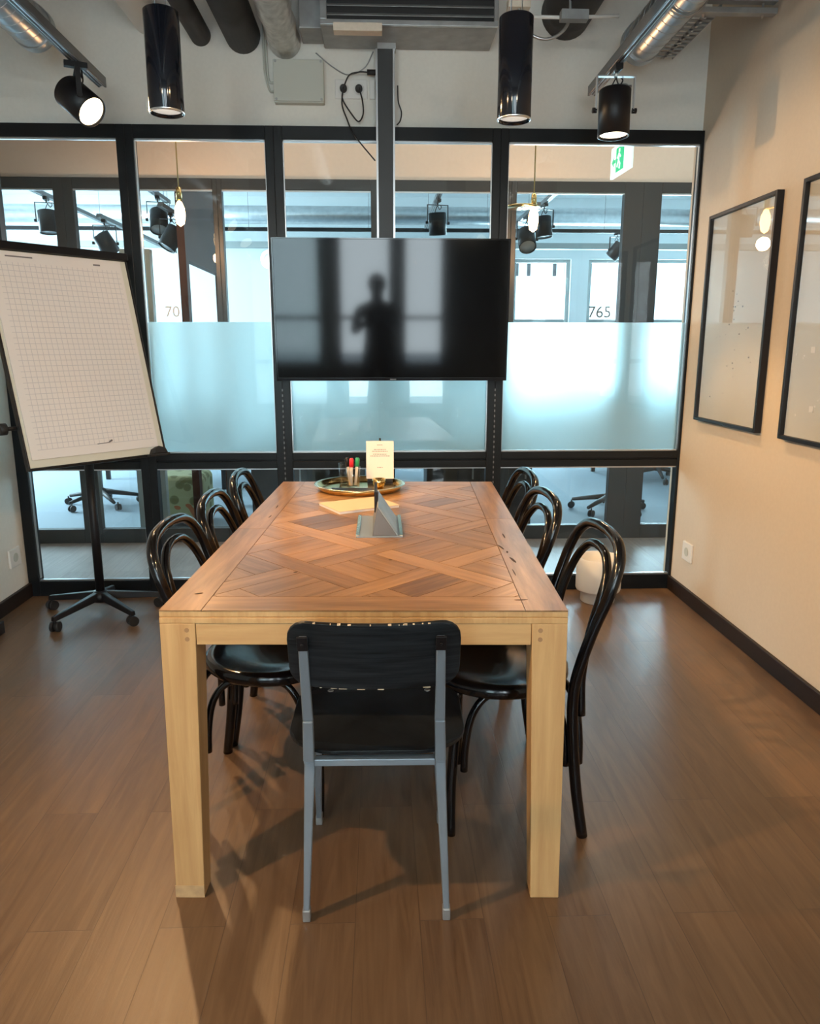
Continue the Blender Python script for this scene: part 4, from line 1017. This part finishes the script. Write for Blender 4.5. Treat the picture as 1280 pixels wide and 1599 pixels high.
# steel frame
def flatbar(p0, p1, w0, w1, d, name, m, par=fcx, bevel=0.003):
    p0, p1 = Vector(p0), Vector(p1); X = Vector((1, 0, 0)); dd = (p1-p0).normalized(); Yv = dd.cross(X).normalized()
    mb = MB().taper([p0-X*w0-Yv*d, p0+X*w0-Yv*d, p0+X*w0+Yv*d, p0-X*w0+Yv*d], [p1-X*w1-Yv*d, p1+X*w1-Yv*d, p1+X*w1+Yv*d, p1-X*w1+Yv*d])
    return mb.build(name, m, par, bevel)
for s in (-1, 1):
    lg = flatbar((s*0.168, -0.138, 0.026), (s*0.150, -0.128, 0.418), 0.0075, 0.0125, 0.010, 'leg', M['legsteel'])
    MB().box((s*0.168-0.0095, -0.150, 0), (s*0.168+0.0095, -0.126, 0.032)).build('foot_cap', M['galvd'], lg, 0.003)
    lg = flatbar((s*0.175, 0.235, 0.026), (s*0.150, 0.03, 0.418), 0.0075, 0.0125, 0.010, 'leg', M['legsteel'])
    MB().box((s*0.175-0.0095, 0.225, 0), (s*0.175+0.0095, 0.249, 0.032)).build('foot_cap', M['galvd'], lg, 0.003)
    bs = flatbar((s*0.150, -0.148, 0.432), (s*0.146, -0.175, 0.545), 0.0125, 0.0115, 0.010, 'back_support', M['legsteel'])
    bs = flatbar((s*0.146, -0.175, 0.545), (s*0.142, -0.254, 0.768), 0.0115, 0.0095, 0.007, 'back_support', M['legsteel'])
    MB().box((-0.011, -0.0015, -0.018), (0.011, 0.004, 0.018)).tube([(0, -0.005, 0), (0, -0.001, 0)], 0.0035, 10).build('screw_plate', M['blackmat'], bs, 0.001)
    q = bs.children[0]; q.location = (s*0.142, -0.262, 0.757); q.rotation_euler = (R(20), 0, 0)
    bx((s*0.150-0.012, -0.150, 0.420), (s*0.150+0.012, 0.19, 0.431)).build('side_rail', M['legsteel'], fcx, 0.002)
bx((-0.138, -0.150, 0.414), (0.138, -0.128, 0.431)).build('cross_rail', M['legsteel'], fcx, 0.002)
bx((-0.138, 0.15, 0.414), (0.138, 0.172, 0.431)).build('cross_rail', M['legsteel'], fcx, 0.002)

# ------------------------------------------------------------ things on the table
ZT = ZT1
tr = thing('tray', 'round brass tray with a pale rim at the far end of the table', 'tray', (-0.090, 3.150, ZT))
MB().lathe([(0.001, 0.004), (0.160, 0.004), (0.172, 0.010), (0.180, 0.026), (0.183, 0.026), (0.176, 0.006), (0.165, 0), (0.001, 0)], 64).build('dish', M['brass'], tr)
MB().lathe([(0.179, 0.025), (0.186, 0.028), (0.193, 0.026), (0.193, 0.024), (0.183, 0.0235)], 64).build('rim', M['brasslight'], tr)
tag(MB().prism([(-0.07, -0.10), (0.10, -0.10), (0.09, -0.02), (-0.08, -0.01)], 0, 0.004).build('black_napkin', M['blackmat']), 'flat black cloth lying on the brass tray', 'cloth').location = (-0.13, 3.15, ZT+0.0045)
gl = thing('glass', 'clear drinking glass holding the pens on the brass tray', 'glass', (-0.118, 3.165, ZT+0.0087))
MB().lathe([(0.001, 0), (0.026, 0), (0.031, 0.085), (0.0295, 0.085), (0.025, 0.004), (0.001, 0.004)], 28).build('cup', clear_glass('drinking_glass', (0.95, 0.95, 0.93), 1.6), gl)
gl2 = thing('glass', 'clear drinking glass standing empty behind the pens on the tray', 'glass', (-0.155, 3.225, ZT+0.0045))
MB().lathe([(0.001, 0), (0.024, 0), (0.028, 0.095), (0.0265, 0.095), (0.022, 0.004), (0.001, 0.004)], 28).build('cup', bpy.data.materials['drinking_glass'], gl2)
for i, (dx, dy, tx_, ty_, cap, lab) in enumerate([(-0.008, -0.006, 0.02, 0.0, 'red', 'white pen with a red cap standing in the glass on the tray'), (0.010, 0.004, 0.08, 0.1, 'green', 'white pen with a green cap standing in the glass on the tray'), (-0.012, 0.010, -0.12, 0.05, 'blackmat', 'pale pen with a black cap leaning left in the glass on the tray')]):
    t = thing('pen', lab, 'pen', (-0.118+dx, 3.165+dy, ZT+0.0137)); t.rotation_euler = (-ty_, tx_, 0)
    MB().lathe([(0.001, 0), (0.0065, 0.0), (0.0065, 0.085), (0.001, 0.085)], 16).build('barrel', M['card'], t)
    MB().lathe([(0.001, 0.118), (0.006, 0.118), (0.0095, 0.112), (0.0095, 0.080), (0.001, 0.080)], 16).build('cap', M[cap], t)
bw_ = thing('brass_bowl', 'small golden cup on the brass tray in front of the card', 'cup', (-0.008, 3.16, ZT+0.0045))
MB().lathe([(0.001, 0), (0.018, 0), (0.026, 0.018), (0.029, 0.038), (0.027, 0.038), (0.022, 0.018), (0.001, 0.005)], 28).build('cup', M['brass'], bw_)
cs = thing('card_stand', 'white printed card in a black clip stand behind the tray', 'card stand', (-0.003, 3.255, ZT+0.0046), -0.03)
MB().box((-0.055, -0.02, 0), (0.055, 0.03, 0.006)).box((-0.056, -0.008, 0.006), (0.056, 0.010, 0.026)).tube([(0, 0.008, 0.01), (0, 0.022, 0.198)], 0.0045, 8).build('stand', M['blackmat'], cs)
cd = MB().box((-0.060, -0.0015, 0.0), (0.060, 0.0, 0.165)).build('card', M['card'], cs); cd.location = (0, -0.008, 0.023); cd.rotation_euler = (R(-7), 0, R(0))
tx = MB(); rd = random.Random(9)
for z, w in ((0.146, 0.012), (0.126, 0.026), (0.118, 0.034), (0.106, 0.030), (0.098, 0.042), (0.048, 0.012)):
    x = -w
    while x < w:
        l = rd.uniform(0.004, 0.011); tx.box((x, -0.0022, z), (min(w, x+l), -0.0016, z+0.0028)); x += l+0.002
tx.build('printed_lines', M['ink'], cd)
nb = thing('notebook', 'tan notepad lying flat on the table between the tray and the triangular block', 'notepad', (-0.084, 2.788, ZT), R(27.6))
bx((-0.123, -0.093, 0), (0.123, 0.093, 0.009)).build('pages', M['pages'], nb, 0.001)
bx((-0.125, -0.095, 0.0091), (0.125, 0.095, 0.0105)).build('cover', M['kraft'], nb, 0.0005)
tc_ = thing('table_organiser', 'grey triangular block on a metal base plate in the middle of the table', 'table organiser', (-0.006, 2.302, ZT), 0.0)
bx((-0.074, 0, 0), (0.074, 0.30, 0.005)).build('base_plate', M['legsteel'], tc_, 0.001)
for s in (-1, 1): bx((s*0.0745, 0.001, 0.0052), (s*0.064, 0.299, 0.0085)).build('edge_strip', M['brasslight'], tc_)
T = Matrix.Translation((0, 0.302, 0)) @ Matrix.Rotation(PI/2, 4, 'X')
MB().prism([(-0.022, 0.0055), (0.056, 0.0055), (-0.006, 0.098)], 0.02, 0.300, 0, T).build('block', M['greysteel'], tc_, 0.001)
bb_ = MB().add([(0.0585, 0.004, 0.0065), (0.0585, 0.280, 0.0065), (-0.003, 0.280, 0.1005), (-0.003, 0.004, 0.1005), (0.0565, 0.004, 0.0055), (0.0565, 0.280, 0.0055), (-0.0055, 0.280, 0.0985), (-0.0055, 0.004, 0.0985)], [(0,1,2,3),(7,6,5,4),(0,4,5,1),(1,5,6,2),(2,6,7,3),(3,7,4,0)])
bb_.build('side_panel', M['galvd'], tc_)
bx((-0.016, 0.10, 0.06), (-0.0065, 0.284, 0.128)).build('black_flap', M['blackmat'], tc_, 0.001)

# ------------------------------------------------------------ the photographer, seen only in the television
pn = thing('person', 'person in dark clothes holding a phone in front of the face, reflected in the television', 'person', (0.02, -0.36, 0))
V = [(0, 0, 0.92), (0, 0, 1.08), (0, 0, 1.26), (0, 0.0, 1.38), (0, 0.02, 1.46), (0, 0.03, 1.56), (0, 0.03, 1.65)]
Rr = [(.15, .11), (.14, .10), (.165, .11), (.13, .085), (.055, .055), (.085, .095), (.07, .08)]
Ed = [(0, 1), (1, 2), (2, 3), (3, 4), (4, 5), (5, 6)]
def chain(root, pts, rs):
    prev = root
    for p, r in zip(pts, rs):
        V.append(p); Rr.append((r, r)); Ed.append((prev, len(V)-1)); prev = len(V)-1
    return prev
for s in (-1, 1):
    chain(0, [(s*0.09, 0, 0.82), (s*0.11, 0.01, 0.50), (s*0.12, -0.01, 0.09), (s*0.12, 0.13, 0.04)], [.088, .058, .042, .035])
    w = chain(3, [(s*0.19, 0, 1.36), (s*0.25, 0.03, 1.12), (s*0.12, 0.20, 1.24), (s*0.075, 0.25, 1.28)], [.062, .045, .033, .028])
    for k in range(4):
        chain(w, [(s*(0.075-0.01*k), 0.275, 1.31+0.012*k-0.02), (s*(0.055-0.01*k), 0.292, 1.315+0.014*k-0.02)], [.009, .008])
    chain(w, [(s*0.06, 0.255, 1.27), (s*0.04, 0.262, 1.29)], [.010, .009])
me = bpy.data.meshes.new('body'); me.from_pydata(V, Ed, []); me.materials.append(M['shirt'])
bo = bpy.data.objects.new('body', me); C.objects.link(bo); bo.parent = pn
sk_ = bo.modifiers.new('skin', 'SKIN')
for i, v in enumerate(me.skin_vertices[0].data): v.radius = Rr[i]; v.use_root = (i == 0)
sub = bo.modifiers.new('sub', 'SUBSURF'); sub.levels = 1; sub.render_levels = 1
MB().lathe([(0.001, 0.118), (0.05, 0.105), (0.085, 0.06), (0.095, 0.0), (0.085, -0.05), (0.07, -0.06)], 24).build('hair', M['hair'], pn).location = (0, 0.005, 1.615)
ph = tag(MB().box((-0.036, 0, -0.075), (0.036, 0.008, 0.075)).build('phone', M['glossblack'], None, 0.003), 'black phone held up by the photographer', 'phone')
ph.location = (0.02, -0.072, 1.300)
